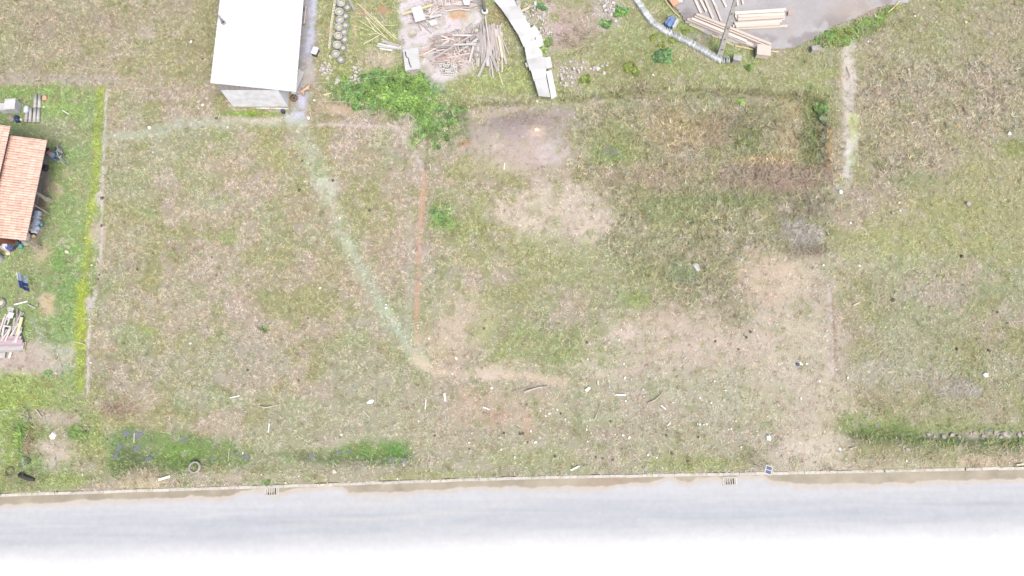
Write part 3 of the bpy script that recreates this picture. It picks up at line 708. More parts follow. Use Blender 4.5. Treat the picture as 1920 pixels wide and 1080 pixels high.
# roof: one deck with standing seams; sheets as parts
slope = (ZR - ZL) / sx
xl, xr = -.12, W(556, 162, 2.1).x - b0.x
xl = W(396, 150, ZL + .05).x - b0.x
yf = -.06
nsheet = 13
xw = xr - xl
step = (sL + .4) / nsheet
ang = math.atan(slope)
sheet = MB()
n2 = 12
prof = []
for k in range(n2 + 1):
    t = k / n2
    prof.append((t, .018 if k % 3 == 0 else 0))
for i in range(nsheet):
    s_ = MB()
    y0 = yf + i * step
    vs, fs = [], []
    for t, hgt in prof:
        for x_ in (xl, xr):
            vs.append((x_, y0 + t * (step + .03), ZL + .06 + slope * x_ + hgt + (.004 if i % 2 else 0)))
    for k in range(n2): fs.append((2 * k, 2 * k + 1, 2 * k + 3, 2 * k + 2))
    q = len(vs)
    vs += [(v[0], v[1], v[2] - .03) for v in vs]
    for k in range(n2): fs.append((q + 2 * k + 2, q + 2 * k + 3, q + 2 * k + 1, q + 2 * k))
    for k in range(n2):
        fs.append((2 * k + 2, 2 * k, q + 2 * k, q + 2 * k + 2)) if False else None
        fs = [f for f in fs if f]
        fs.append((2 * k, 2 * k + 2, q + 2 * k + 2, q + 2 * k)); fs.append((2 * k + 3, 2 * k + 1, q + 2 * k + 1, q + 2 * k + 3))
    fs.append((1, 0, q, q + 1)); fs.append((2 * n2, 2 * n2 + 1, q + 2 * n2 + 1, q + 2 * n2))
    s_.add(vs, fs).build('roof_sheet', M['roofwhite'], shed)
for t in (.02, .25, .5, .75, .985):
    MB().box((xl + xw * .5, yf + .12 + t * (sL), 0), (xw - .1, .06, .1), tilt=(0, -ang)).build('rafter', M['woodgrey'], shed, loc=(0, 0, ZL - .03 + slope * (xl + xw * .5)))
vp = W(419, 43, 3.2)
vl = vp - Vector((b0.x, b0.y, 0))
vz = ZL + .06 + slope * vl.x
fl = MB().tube([(vl.x, vl.y, vz), (vl.x - .02, vl.y, vz + .75)], .075, 10).build('flue_pipe', M['grey'], shed, True)
MB().tube([(vl.x, vl.y, vz - .02), (vl.x, vl.y, vz + .06)], .16, 12).build('flue_collar', M['grey'], shed, True)
for (p, q) in [((480, 202.5), (505, 203)), ((507, 203), (541, 204))]:
    a, b = Gp(*p, .05), Gp(*q, .05)
    o = MB().tube([a, b], .05, 8).build('pipe', M['white'], None, True)
    tag(o, 'white pipe lying at the foot of the shed wall, ' + ('left of the pair' if p[0] < 500 else 'right of the pair'), 'pipe', 'white pipes under the shed wall')

# ------------------------------------------------------------------ tiled house at the left edge
eTR, eBR = W(88, 263, 2.35), W(48, 451, 2.35)
axis = (eBR - eTR); RL = axis.length; ax = axis.normalized()            # along the eave, towards the road
out = Vector((-ax.y, ax.x, 0)); out = out if out.x > 0 else -out         # away from the house
house = thing('tiled_house', 'house with pale terracotta tiled roofs at the left edge of the lawn', 'house', (eTR.x, eTR.y, 0), math.atan2(out.y, out.x))
# local frame: x = out, y = up the eave (towards the back), eave runs from y=0 to -RL
Wv = (W(88, 263, 2.35) - W(18, 254, 2.95)).length
slope_h = .27
def hloc(x, y, z): return (x, y, z)
tile_b = MB()
TW, TLn = .172, .40
nprof = 5
vs, fs = [], []
for t, (xa, zl) in enumerate(((0, .028), (TLn, 0.0))):
    for k in range(nprof + 1):
        u = k / nprof
        yy = -TW * .5 + TW * 1.02 * u
        zz_ = .035 * math.sin(math.pi * min(1, u / .7)) if u < .7 else -.012 * math.sin(math.pi * (u - .7) / .3)
        vs.append((-xa, yy, zz_ + zl)) if t == 1 else vs.append((0.012, yy, zz_ + zl))
for k in range(nprof): fs.append((k, k + 1, nprof + 2 + k, nprof + 1 + k))
q = len(vs); vs += [(v[0], v[1], v[2] - .014) for v in vs]
for k in range(nprof): fs.append((q + nprof + 1 + k, q + nprof + 2 + k, q + k + 1, q + k)); fs.append((k + 1, k, q + k, q + k + 1))
tile_me = MB().add(vs, [tuple(reversed(f)) for f in fs]).mesh('tile', M['tile'])
ncol = 7; pitch_x = .345
nrow = int(RL / TW)
vd = MB()
Wd = ncol * pitch_x
zE = 2.31
vd.box((-Wd / 2, -RL / 2, zE + slope_h * Wd / 2 - .05), (math.hypot(Wd, Wd * slope_h) - .04, RL - .06, .05), tilt=(0, math.atan(slope_h)))
vroof = vd.build('verandah_roof', M['woodgrey'], house)
th = math.atan(slope_h)
for i in range(ncol):
    for j in range(nrow):
        xx = -i * pitch_x * 1.0
        obj('tile', tile_me, vroof, (xx + rng.uniform(-.008, .008), -TW / 2 - j * TW, zE - slope_h * xx + .01 + rng.uniform(0, .006)), (rng.uniform(-.02, .02), th, rng.uniform(-.015, .015)))
# main roof, one storey step higher, mostly outside the picture
mTR = W(18, 236, 3.35) - eTR; mloc = Matrix.Rotation(-house.rotation_euler.z, 3, 'Z') @ Vector((mTR.x, mTR.y, 0))
mx, my = mloc.x, mloc.y
ML = RL + my + .1
zM = 3.25
md = MB().box((mx - 1.6, my - ML / 2, zM + slope_h * 1.6 - .05), (3.2 * math.hypot(1, slope_h) - .04, ML - .06, .05), tilt=(0, math.atan(slope_h)))
mroof = md.build('main_roof', M['woodgrey'], house)
left_tiles = 300 - ncol * nrow
rest = MB(); cnt = 0
for i in range(9):
    for j in range(int(ML / TW)):
        xx = mx - i * pitch_x; yy = my - TW / 2 - j * TW
        if i < 2 and cnt < left_tiles and j < 18:
            obj('tile', tile_me, mroof, (xx, yy, zM + .01 - slope_h * (xx - mx) + rng.uniform(0, .006)), (rng.uniform(-.02, .02), th, rng.uniform(-.015, .015))); cnt += 1
        else:
            R = Euler((0, th, rng.uniform(-.01, .01))).to_matrix(); o_ = Vector((xx, yy, zM + .01 - slope_h * (xx - mx) + rng.uniform(0, .006)))
            rest.add([R @ Vector(v.co) + o_ for v in tile_me.vertices], [tuple(p.vertices) for p in tile_me.polygons])
o = rest.build('roof_tiles', M['tile'], mroof); struct(o, 'stuff')
MB().box((mx - .25, my - ML / 2, 1.6), (.15, ML - .9, 3.3)).build('side_wall', M['brick'], house)
MB().box((mx - 1.9, my - ML + .5, 1.6), (3.1, .15, 3.3)).build('end_wall', M['brick'], house)
MB().box((-Wd / 2 - .7, -RL / 2, .02), (Wd - 1.4, RL - .7, .08)).build('verandah_floor', M['concrete'], house)
Ri = Matrix.Rotation(-house.rotation_euler.z, 3, 'Z')
for (px, py, w_) in [(95, 378, .17), (93, 401, .08), (76, 466, .17)]:
    p = Ri @ (Gp(px, py) - Vector((eTR.x, eTR.y, 0)))
    xi = min(p.x, -.12) if False else p.x
    po = MB().box((0, 0, 1.14), (w_, w_, 2.28), taper=.9).build('post', M['post'], house, loc=(p.x, p.y, -.02))
    if w_ > .1:
        MB().box((0, 0, .28), (w_ + .12, w_ + .12, .56), taper=.8).build('post_footing', M['post'], po)
    BLOCKED.append([(eTR.x, eTR.y)] + [(eTR.x - .01, eTR.y)] + [(eTR.x, eTR.y - .01)])
c4 = [house.matrix_basis @ Vector(v) for v in ((-1.25, -.2, 0), (-1.25, -RL + .5, 0), (-9, -RL + .5, 0), (-9, -.2, 0))]
BLOCKED.append([(p.x, p.y) for p in c4])

# ------------------------------------------------------------------ grass now that the footprints are known
parts = [blades(230000, (-48, 48), (-6, 36), .85, 1.0, 5, 1),
         blades(70000, (-48, 48), (-6, 36), .9, 1.9, 6, 2, .21, keep=lambda px, py, h: h > 1.08)]
ofs, V_, F_, C_ = 0, [], [], []
for v, f, c in parts:
    V_.append(v); F_.append(f + ofs); C_.append(c); ofs += len(v)
me = attr_mesh('grass', np.concatenate(V_), np.concatenate(F_), np.concatenate(C_), M['grass'])
g_ = obj('grass', me); struct(g_, 'stuff'); g_['label'] = 'short dry grass and weeds growing over the vacant lots'

# ------------------------------------------------------------------ ditch water
def puddle(px, py, rx, ry, dz=.02):
    p = Gp(px, py)
    k = (W(px + 10, py) - W(px, py)).length / 10
    n = 22; r = random.Random(int(px * 7 + py))
    vs = [(0, 0, 0)]
    for i in range(n):
        a = 2 * math.pi * i / n; q = 1 + .28 * math.sin(2 * a + r.uniform(0, 6)) * .7 + r.uniform(-.12, .12)
        vs.append((rx * k * q * math.cos(a), ry * k * 1.1 * q * math.sin(a), 0))
    fs = [(0, i + 1, (i + 1) % n + 1) for i in range(n)]
    struct(MB().add(vs, fs).build('water', M['water'], None, loc=(p.x, p.y, p.z + dz)))
for a in [(258,812,14,10),(237,812,8,7),(216,857,8,6),(222,838,10,9),(256,838,9,7),(280,862,9,6),(462,858,9,6),(445,850,6,4),(636,848,7,5),(655,846,6,4),(586,854,9,5),(735,862,10,5),(760,864,8,5),(345,825,12,4),(400,860,7,4),(1855,806,7,5),(1645,797,6,4)]:
    puddle(a[0], a[1], a[2] * .8, a[3] * .8, dz=.04)

# ------------------------------------------------------------------ shrubs
def crown_mesh(name, rx, ry, rz, n, leaf, tone, seed):
    r = np.random.default_rng(seed)
    clumps = 11
    a = r.normal(size=(clumps, 3)); a /= np.linalg.norm(a, axis=1)[:, None]; a *= r.uniform(.35, .95, clumps)[:, None]
    a[:, 2] = np.abs(a[:, 2])
    cc = a * np.array([rx, ry, rz])
    k = r.integers(0, clumps, n)
    d = r.normal(size=(n, 3)); d /= np.linalg.norm(d, axis=1)[:, None]
    p = cc[k] + d * (r.uniform(.2, 1, n) ** .5)[:, None] * np.array([rx, ry, rz]) * .38
    p[:, 2] = np.maximum(p[:, 2], .02)
    ct = r.uniform(.62, 1.45, clumps)[k]
    col = A(*tone)[None] * (1.25 * ct * r.normal(1, .3, n).clip(.35, 1.8))[:, None]
    yel = (r.random(n) < .2)[:, None]
    col = np.where(yel, col * np.array([1.3, 1.12, .8]), col)
    ang = r.uniform(0, 2 * np.pi, n); L_ = r.uniform(.7, 1.4, n) * leaf; wd = L_ * .33
    ux, uy, up = np.cos(ang), np.sin(ang), r.uniform(-.5, .35, n)
    t = np.stack([ux, uy, up], 1); s = np.stack([-uy, ux, r.uniform(-.5, .5, n)], 1)
    v = np.stack([p - t * L_[:, None] * .5, p + s * wd[:, None], p + t * L_[:, None] * .5, p - s * wd[:, None]], 1).reshape(-1, 3)
    f = np.arange(n * 4).reshape(-1, 4)
    return attr_mesh(name, v, f, np.repeat(np.clip(col, .004, .8), 4, 0), M['leaf'])
_crowns = {}
def bush(px, py, rpx, kind, label, group=None, squash=1.0, hz=.55):
    tones = {'bright': (138, 178, 92), 'mid': (124, 168, 96), 'dark': (120, 154, 92), 'pale': (156, 186, 112), 'blue': (112, 154, 98), 'olive': (142, 160, 80), 'greyleaf': (140, 158, 122)}
    vi = rng.randrange(2)
    key = (kind, vi)
    if key not in _crowns:
        _crowns[key] = crown_mesh('crown', 1, 1, .75, 950, .24, tones[kind], hash(kind) % 1 + sum(map(ord, kind)) + vi)
        s = MB()
        for i in range(7):
            a = i * .9 + vi; s.tube([(0, 0, -.1), (.2 * math.cos(a), .2 * math.sin(a), .25), (.55 * math.cos(a), .55 * math.sin(a), .5)], [.03, .022, .012], 5)
        _crowns[key + ('s',)] = s.mesh('stem', M['twig'])
    p = Gp(px, py); k = (W(px + 10, py) - W(px, py)).length / 10 * rpx
    t = thing('bush', label, 'bush', p, rng.uniform(0, 6.28), group)
    t.scale = (k, k * squash, k * hz)
    obj('crown', _crowns[key], t); obj('stem', _crowns[key + ('s',)], t)
    return t
G1 = 'bright green bushes massed between the white topped crate and the footpath'
for x_, y_, r_ in [(705,165,20),(735,160,22),(765,165,22),(725,185,24),(752,190,22),(778,188,22),(795,170,16),(790,208,17),(800,232,13),(690,180,18),(812,200,14),(755,145,15),(785,150,14),(735,208,8)]:
    bush(x_, y_, r_, 'bright', 'bright green leafy bush in the mass below the white topped crate', G1)
G2 = 'darker green bushes at the left end of the bush mass'
for x_, y_, r_ in [(655,165,18),(672,178,18),(650,185,12),(690,150,16),(710,140,12),(670,200,12),(715,150,15),(700,195,12)]:
    bush(x_, y_, r_, 'mid' if x_ > 665 else 'dark', 'darker green bush at the left end of the bush mass near the tyres', G2)
G3 = 'low weedy bushes at the head of the middle lot'
for x_, y_, r_ in [(830,205,15),(845,225,16),(822,232,14),(855,205,12),(835,255,12),(818,275,9),(870,205,9)]:
    bush(x_, y_, r_, 'dark', 'low dull green weedy bush at the left head of the middle lot', G3, hz=.5)
bush(1018, 88, 15, 'pale', 'pale green feathery bush growing against the white boards', squash=1.5)
bush(1015, 14, 12, 'blue', 'small bluish green bush behind the rubble beside the white boards')
bush(1240, 108, 19, 'blue', 'dark bluish green bush standing alone below the stacked roof tiles', hz=.7)
bush(1388, 188, 13, 'pale', 'small round pale green bush on the edge of the pit')
bush(1544, 200, 20, 'dark', 'dark bush at the corner of the pit beside the sandy path', squash=1.4)
bush(1548, 222, 14, 'greyleaf', 'grey leaved bush in front of the dark bush at the pit corner')
bush(1404, 128, 8, 'bright', 'small bright green clump of leaves below the beige crate', hz=1)
bush(1136, 46, 12, 'mid', 'round green bush below the white rubble heap at the top')
bush(1165, 22, 16, 'mid', 'green bush between the white rubble and the stacked roof tiles', hz=.6)
bush(1185, 130, 16, 'olive', 'olive green bush in the weeds between the white boards and tile row', hz=.5)
bush(1098, 150, 13, 'olive', 'pale olive bush beside the rubble at the end of the white boards', hz=.5)
bush(640, 152, 11, 'bright', 'bright green tuft between the two white rubble heaps', hz=.6)
bush(820, 405, 14, 'mid', 'green weedy clump beside the red earth step', hz=.35)
bush(838, 418, 12, 'bright', 'lower green clump beside the red earth step', hz=.35)
bush(50, 868, 14, 'greyleaf', 'grey green weed with white flowers above the charred log', hz=.5)
bush(500, 904, 9, 'mid', 'green weed against the kerb above the left drain', hz=.4, squash=.5)
bush(90, 700, 9, 'mid', 'dark green tuft at the lower edge of the bare brown patch', hz=.4)
for i, (x_, y_, r_, kd) in enumerate([(1533,76,10,'dark'),(1552,68,12,'mid'),(1572,70,12,'olive'),(1590,60,11,'olive'),(1610,52,10,'mid'),(1628,42,10,'bright'),(1648,34,10,'bright'),(1664,20,9,'bright'),(1585,78,9,'bright'),(1545,82,9,'greyleaf')]):
    bush(x_, y_, r_, kd, 'low bush in the green strip edging the paved yard', 'bushes edging the paved yard', hz=.5)
for x_, y_, r_ in [(1240,85,9),(1260,75,10),(1285,60,8),(1225,70,9)]:
    bush(x_, y_, r_, 'olive', 'low olive weed clump beside the stacked roof tile row', 'weed clumps beside the tile row', hz=.5)

# dry brush, too many twigs to count
def brush(px, py, rx, ry, n, mk, label, hz=.35):
    b = MB(); r = random.Random(int(px))
    k = (W(px + 10, py) - W(px, py)).length / 10
    c = Gp(px, py)
    for i in range(n):
        a = r.uniform(0, 6.28); q = math.sqrt(r.random())
        x_, y_ = rx * k * q * math.cos(a), ry * k * q * math.sin(a)
        z_ = hf(c.x + x_, c.y + y_) - c.z + r.uniform(.02, hz) * (1 - q * .7)
        d = r.uniform(0, 6.28); L_ = r.uniform(.25, .8)
        bend = r.uniform(-.12, .12)
        p0 = Vector((x_, y_, z_)); p2 = p0 + Vector((L_ * math.cos(d), L_ * math.sin(d), r.uniform(-.12, .1)))
        p1 = (p0 + p2) / 2 + Vector((-math.sin(d) * bend, math.cos(d) * bend, .05))
        b.tube([p0, p1, p2], [.016, .012, .006], 3, cap=False)
    o = b.build('dry_brush', M[mk], None, loc=c); struct(o, 'stuff'); o['label'] = label
    return o
brush(1455, 335, 110, 24, 380, 'twig', 'heap of reddish brown dry brush along the pit', .4)
brush(1370, 235, 45, 26, 110, 'twig', 'dry brush lying on the floor of the pit')
brush(1345, 262, 30, 14, 90, 'twig', 'second scatter of dry brush in the pit')
brush(1205, 172, 24, 20, 110, 'twig', 'dry weed stalks at the edge of the weedy lot')
brush(1080, 75, 36, 24, 130, 'twig', 'dry weed stalks beside the white boards')
brush(1500, 440, 38, 28, 180, 'twigpale', 'pale dry stalks at the edge of the bare track', .2)
brush(1510, 470, 40, 12, 90, 'twig', 'dark dry stalks below the pale ones')
brush(1795, 717, 30, 8, 90, 'twigpale', 'grey dry stalks on the right lot', .2)
brush(1000, 225, 60, 20, 120, 'twig', 'dry stalks on the back of the brown mound', .12)
brush(225, 768, 30, 10, 90, 'twig', 'rusty dry bracken above the ditch')

# ------------------------------------------------------------------ utility poles and wires
def pole(px, py, top, r0, r1, hgt, label, square=False):
    p = Gp(px, py)
    q = W(*top[:2], top[2])
    t = thing('utility_pole', label, 'utility pole', p)
    d = q - p
    d = d * (hgt / d.z)
    b = MB()
    n = 6
    if square:
        for s0, s1 in ((0, .35), (.352, .7), (.702, 1.0)):
            pass
        vs, fs = [], []
        for i in range(n + 1):
            f = i / n; c = d * f; w = r0 + (r1 - r0) * min(1, f * 1.3); dd = w * .55
            for a_, b_ in ((-1, -1), (1, -1), (1, 1), (-1, 1)): vs.append((c.x + a_ * w, c.y + b_ * dd, c.z - .2 * (i == 0)))
        for i in range(n):
            for k in range(4): fs.append((4 * i + k, 4 * i + (k + 1) % 4, 4 * i + 4 + (k + 1) % 4, 4 * i + 4 + k))
        fs.append((4 * n, 4 * n + 1, 4 * n + 2, 4 * n + 3))
        b.add(vs, fs)
    else:
        b.tube([(0, 0, -.2), d * .5, d], [r0, (r0 + r1) / 2, r1], 12)
    b.build('shaft', M['concrete'], t, not square)
    return t, d
pl2, d2 = pole(1349, 106, (1377, 6, 5.0), .21, .075, 8.2, 'tall tapering concrete utility pole at the end of the stacked roof tile row', True)
for f in (.10, .22, .34, .5):
    c = d2 * f; w = .21 + (.075 - .21) * min(1, f * 1.3)
    MB().box((c.x, c.y - w * .55 - .004, c.z), (w * .7, .012, .16)).build('pole_slot', M['clod'], pl2)
MB().box((d2.x * .93, d2.y * .93, d2.z * .93), (1.4, .09, .09)).build('crossarm', M['woodgrey'], pl2)
pl1, d1 = pole(909, 24, (906, 2, 1.0), .12, .09, 7.5, 'slender grey pole with a white collar above the plank bundle')
MB().lathe([(.13, 0), (.26, .02), (.26, .14), (.13, .16)], 14).build('collar', M['white'], pl1, True, loc=(0, 0, .12))
wpts = [W(552, 158, 2.3), W(640, 152, 2.05), W(760, 140, 1.8), W(880, 127, 1.75), W(985, 112, 1.9), W(1100, 86, 2.6), W(1225, 52, 4.0), Gp(1349, 106) + d2 * .92]
tag(MB().tube(wpts, .011, 5).build('overhead_wire', M['post']), 'thin pale wire strung from the shed eave across the plank yard to the concrete pole', 'wire')

# ------------------------------------------------------------------ tyres, hollow blocks, rubble on the left of the plank yard
tyre_prof = [(.20, -.08), (.27, -.10), (.31, -.07), (.325, 0), (.31, .07), (.27, .10), (.20, .08), (.19, 0)]
tyre_me = MB().lathe(tyre_prof, 20, closed=True).mesh('casing', M['tyrepaint'], True)
tyre_dk = MB().lathe(tyre_prof, 20, closed=True).mesh('casing', M['rubber'], True)
fill_me = MB().lathe([(.0, .045), (.10, .05), (.205, .02), (.205, -.05)], 14).mesh('earth_fill', M['tyresoil'], True)
def tyre(px, py, z, label, group, dark=False, s=1.0, tilt=(0, 0)):
    p = Gp(px, py, z)
    t = thing('tyre', label, 'tyre', p, rng.uniform(0, 6), group); t.scale = (s, s, s)
    t.rotation_euler = (tilt[0], tilt[1], rng.uniform(0, 6))
    obj('casing', tyre_dk if dark else tyre_me, t); obj('earth_fill', fill_me, t)
tp = [(639,5),(636,22),(637,37),(635,51),(634,67),(632,84),(629,101)]
GT = 'pale tyres in the top course of the tyre wall'
GL = 'grey tyres in the lower course of the tyre wall'
for i, (x_, y_) in enumerate(tp):
    tyre(x_, y_, .34, ORD[i] + ' pale tyre from the top end of the tyre wall, upper course', GT, False, 1.0 + rng.uniform(-.05, .08))
for i, (x_, y_) in enumerate([(651,14),(648,30),(648,47),(645,60),(646,74),(643,90),(639,112)]):
    tyre(x_, y_, .09, ORD[i] + ' grey tyre from the top end of the tyre wall, lower course', GL, True, .95)
stick_px('post', 'woodgrey', (655, 0), (665, 20), .16, .14, 'short grey log lying behind the top of the tyre wall', 'log')
def hollow_mesh(mk, holes=2, Ls=.33, Wd_=.15, Ht=.19, t=.042):
    b = MB()
    b.box((0, Wd_ / 2 - t / 2, 0), (Ls, t, Ht)); b.box((0, -Wd_ / 2 + t / 2, 0), (Ls, t, Ht))
    for i in range(holes + 1):
        b.box((-Ls / 2 + t / 2 + i * (Ls - t) / holes, 0, 0), (t, Wd_ - 2 * t, Ht))
    b.box((0, 0, -Ht / 2 + .01), (Ls - .01, Wd_ - .01, .012))
    return b.mesh('hollow_block', M[mk])
hb = hollow_mesh('block'); hbw = hollow_mesh('blockwhite', 2, .39, .19, .19)
def run_blocks(p, q, n, label, group):
    a, b = Gp(*p, .1), Gp(*q, .1)
    for i in range(n):
        c = a.lerp(b, (i + .5) / n)
        o = obj('hollow_block', hb, None, (c.x, c.y, hf(c.x, c.y) + .1), (0, 0, math.atan2(b.y - a.y, b.x - a.x) + rng.uniform(-.05, .05)))
        o.scale = ((b - a).length / n / .335, 1, 1)
        tag(o, label, 'block', group)
run_blocks((629, 0), (621, 54), 5, 'cream hollow block in the upper run beside the tyre wall', 'hollow blocks in the upper run')
run_blocks((620.5, 63), (617.5, 91), 3, 'cream hollow block in the short lower run beside the tyre wall', 'hollow blocks in the lower run')
o = obj('hollow_block', hb, None, Gp(622, 106, .1), (0, 0, .3)); tag(o, 'single cream hollow block below the last tyre of the wall', 'block')
GB = 'white hollow blocks heaped below the scrap wood'
for i, (x_, y_, z_) in enumerate([(829,122,.1),(841,122,.1),(852,124,.1),(832,131,.1),(844,131,.1),(854,131,.1),(835,139,.1),(846,139,.1),(836,124,.3),(848,125,.3),(840,133,.3)]):
    o = obj('hollow_block', hbw, None, Gp(x_, y_, z_), (0, 0, rng.uniform(-.35, .35) + (1.57 if i % 4 == 1 else 0))); tag(o, 'white hollow block in the heap below the scrap wood', 'block', GB)

def chunk_mesh(name, mk, seed, flat=.6):
    r = random.Random(seed); b = MB()
    vs = []
    for k in (-1, 1):
        for i in range(5):
            a = 2 * math.pi * i / 5 + r.uniform(-.3, .3); q = r.uniform(.35, .55) * (1 if k < 0 else .8)
            vs.append((q * math.cos(a), q * math.sin(a), k * .5 * flat * r.uniform(.7, 1)))
    fs = [(4, 3, 2, 1, 0), (5, 6, 7, 8, 9)] + [(i, (i + 1) % 5, 5 + (i + 1) % 5, 5 + i) for i in range(5)]
    return b.add(vs, fs).mesh(name, M[mk])
chunks = [chunk_mesh('rubble', 'rubble', s) for s in range(5)]
stones = [chunk_mesh('stone', 'stone', s + 20) for s in range(4)]
clods = [chunk_mesh('clod', 'clod', s + 40, .5) for s in range(3)]
lit = [chunk_mesh('litter', 'litter', s + 60, .3) for s in range(4)]
litY = [chunk_mesh('litter', 'litteryel', s + 80, .3) for s in range(2)]
def bit(meshes, name, px, py, size, label, cat, group=None, sx=1.0, dz=0.0, rz=None):
    k = size
    p = Gp(px, py, dz + size * .18)
    o = obj(name, rng.choice(meshes), None, p, (rng.uniform(-.2, .2), rng.uniform(-.2, .2), rng.uniform(0, 6.28) if rz is None else rz), (k * sx, k, k))
    return tag(o, label, cat, group)
def heap(cx, cy, rx, ry, n, s0, s1, label, group, meshes=chunks, name='rubble', hz=.25):
    for i in range(n):
        a = rng.uniform(0, 6.28); q = math.sqrt(rng.random())
        bit(meshes, name, cx + rx * q * math.cos(a), cy + ry * q * math.sin(a), rng.uniform(s0, s1), label, 'rubble', group, rng.uniform(.8, 1.5), (1 - q) * hz * rng.random())
heap(611, 134, 11, 17, 44, .08, .26, 'white lump of broken plaster in the heap below the tyre wall', 'plaster rubble below the tyre wall')
heap(667, 140, 11, 20, 46, .08, .26, 'white lump of broken plaster in the heap at the left of the bushes', 'plaster rubble left of the bushes')
heap(632, 152, 5, 6, 5, .12, .26, 'white lump lying between the two plaster heaps', 'plaster between the heaps')
heap(1142, 14, 12, 16, 42, .08, .32, 'white lump of rubble in the heap left of the stacked tile row', 'white rubble left of the tile row')
heap(1140, 35, 22, 10, 16, .1, .28, 'white lump scattered below the rubble heap at the top', 'scattered white rubble at the top')
heap(1060, 148, 20, 20, 50, .06, .24, 'white lump in the rubble at the lower end of the white boards', 'rubble at the end of the white boards')
heap(1080, 128, 34, 14, 34, .08, .24, 'white lump scattered in weeds right of the white boards', 'rubble scattered right of the white boards')
heap(1130, 125, 18, 14, 8, .14, .34, 'pale block of rubble lying among the weeds right of the board row', 'pale blocks right of the board row')
heap(1000, 20, 22, 18, 36, .1, .26, 'pale broken stone among scrap behind the white boards', 'pale broken stones behind the white boards')
heap(1020, 52, 18, 22, 30, .08, .2, 'small pale stone in the gravelly strip behind the white boards', 'small stones behind the white boards')
heap(1290, 28, 14, 12, 18, .07, .16, 'small dark clod on the edge of the paved yard', 'clods at the yard edge', clods, 'clod', .03)

# ------------------------------------------------------------------ plank yard
def heap_planks(n, cx, cy, rx, ry, ang, spread, Lr, wr, mats, label, group, zmax, name='plank'):
    for i in range(n):
        q = math.sqrt(rng.random()); a = rng.uniform(0, 6.28)
        x_, y_ = cx + rx * q * math.cos(a), cy + ry * q * math.sin(a)
        L_ = rng.uniform(*Lr); d = math.radians(rng.gauss(ang, spread))
        z = .04 + zmax * (1 - q) * rng.random() + .004 * (i % 9)
        c = Gp(x_, y_, z); v = Vector((math.cos(d), math.sin(d), rng.uniform(-.06, .06))) * L_ / 2
        a_, b_ = c - v, c + v
        ga, gb = hf(a_.x, a_.y) + .02, hf(b_.x, b_.y) + .02
        a_.z = max(a_.z, ga); b_.z = max(b_.z, gb)
        stick(name, rng.choice(mats), a_, b_, rng.uniform(*wr), rng.uniform(.02, .045), label, 'plank', group, rng.uniform(-.4, .4))
WD = ['wood', 'wood', 'woodgrey', 'woodred']
heap_planks(84, 852, 90, 42, 36, 20, 26, (.9, 2.2), (.05, .12), WD, 'weathered plank in the tangled scrap wood heap', 'planks in the tangled scrap heap', .45)
heap_planks(76, 862, 92, 32, 34, 95, 24, (.4, 1.2), (.05, .11), WD, 'short weathered offcut in the tangled scrap wood heap', 'offcuts in the tangled scrap heap', .5, 'offcut')
GS = 'long planks crossing the tangled scrap heap'
def pp(p, q, w=.1, t=.04, z=.5, mk='wood', label=None, group=None, name='plank', z1=None):
    return stick_px(name, mk, p, q, w, t, label, 'plank', group, z, z1)
pp((806,113), (885,66), .11, .05, .55, 'wood', 'long pinkish plank laid diagonally over the top of the scrap heap')
pp((850,84), (893,83), .14, .06, .6, 'white', 'thick pale beam lying level across the right of the scrap heap')
pp((848,66), (884,67), .12, .05, .56, 'white', 'pale plank across the top edge of the scrap heap')
pp((815,86), (855,85), .14, .04, .5, 'woodgrey', 'wide grey plank at the left of the scrap heap')
pp((793,103), (822,88), .10, .04, .2, 'wood', 'short pink plank sticking out of the left tip of the scrap heap')
pp((888,85), (880,118), .15, .05, .45, 'wood', 'broad pale plank standing down the right edge of the scrap heap', z1=.1)
pp((883,106), (889,132), .08, .04, .06, 'wood', 'thin plank end pointing at the grass below the scrap heap')
pp((889,50), (882,75), .09, .04, .4, 'wood', 'plank rising from the top right of the scrap heap')
pp((816,112), (817,128), .08, .03, .05, 'woodgrey', 'narrow grey board end below the left of the scrap heap')
for (a_, b_) in [((788,95),(808,92)),((786,103),(800,105))]:
    pp(a_, b_, .2, .03, .1, 'woodred', 'broad reddish board at the left tip of the scrap heap', 'reddish boards at the heap tip')
tyre(893, 57, .1, 'dark tyre under the top of the plank bundle', None, True, .9)
tyre(891, 77, .1, 'dark tyre wedged between scrap heap and plank bundle', None, True, .95)
tyre(894, 103, .1, 'dark tyre below the plank bundle beside the scrap heap', None, True, .95)
# bundle of long planks in a fan
GF = 'grey planks in the fanned bundle'
for i in range(60):
    t = i / 59
    x0 = 893 + 46 * t + rng.uniform(-3, 3); x1 = 893 + 50 * t + rng.uniform(-8, 8)
    y0 = 44 + rng.uniform(-4, 12) + 10 * abs(t - .4); y1 = y0 + rng.uniform(34, 76)
    z = .06 + .3 * (1 - abs(2 * t - 1)) * rng.random()
    pp((x0, y0), (x1, y1), rng.uniform(.06, .13), rng.uniform(.02, .04), z, rng.choice(['wood', 'woodgrey', 'woodgrey']), 'long weathered plank in the fanned bundle below the slender pole', GF)
pp((910,30), (925,146), .10, .05, .42, 'wood', 'longest pale plank running down the middle of the fanned bundle', z1=.1)
pp((935,68), (942,108), .15, .05, .36, 'bamboo', 'wide cream plank on the right of the fanned bundle')
pp((916,100), (897,144), .17, .04, .38, 'woodgrey', 'broad grey plank splayed to the lower left of the fanned bundle', z1=.06)
pp((922,104), (933,134), .2, .04, .34, 'woodgrey', 'broad grey plank splayed to the lower right of the fanned bundle', z1=.1)
pp((913,100), (915,124), .22, .04, .3, 'woodgrey', 'short broad grey plank in the middle of the fanned bundle')
pp((935,135), (943,160), .08, .04, .05, 'bamboo', 'thin pale stick lying on the grass below the fanned bundle')
pp((936,60), (954,101), .07, .04, .12, 'wood', 'thin plank along the right edge of the fanned bundle')
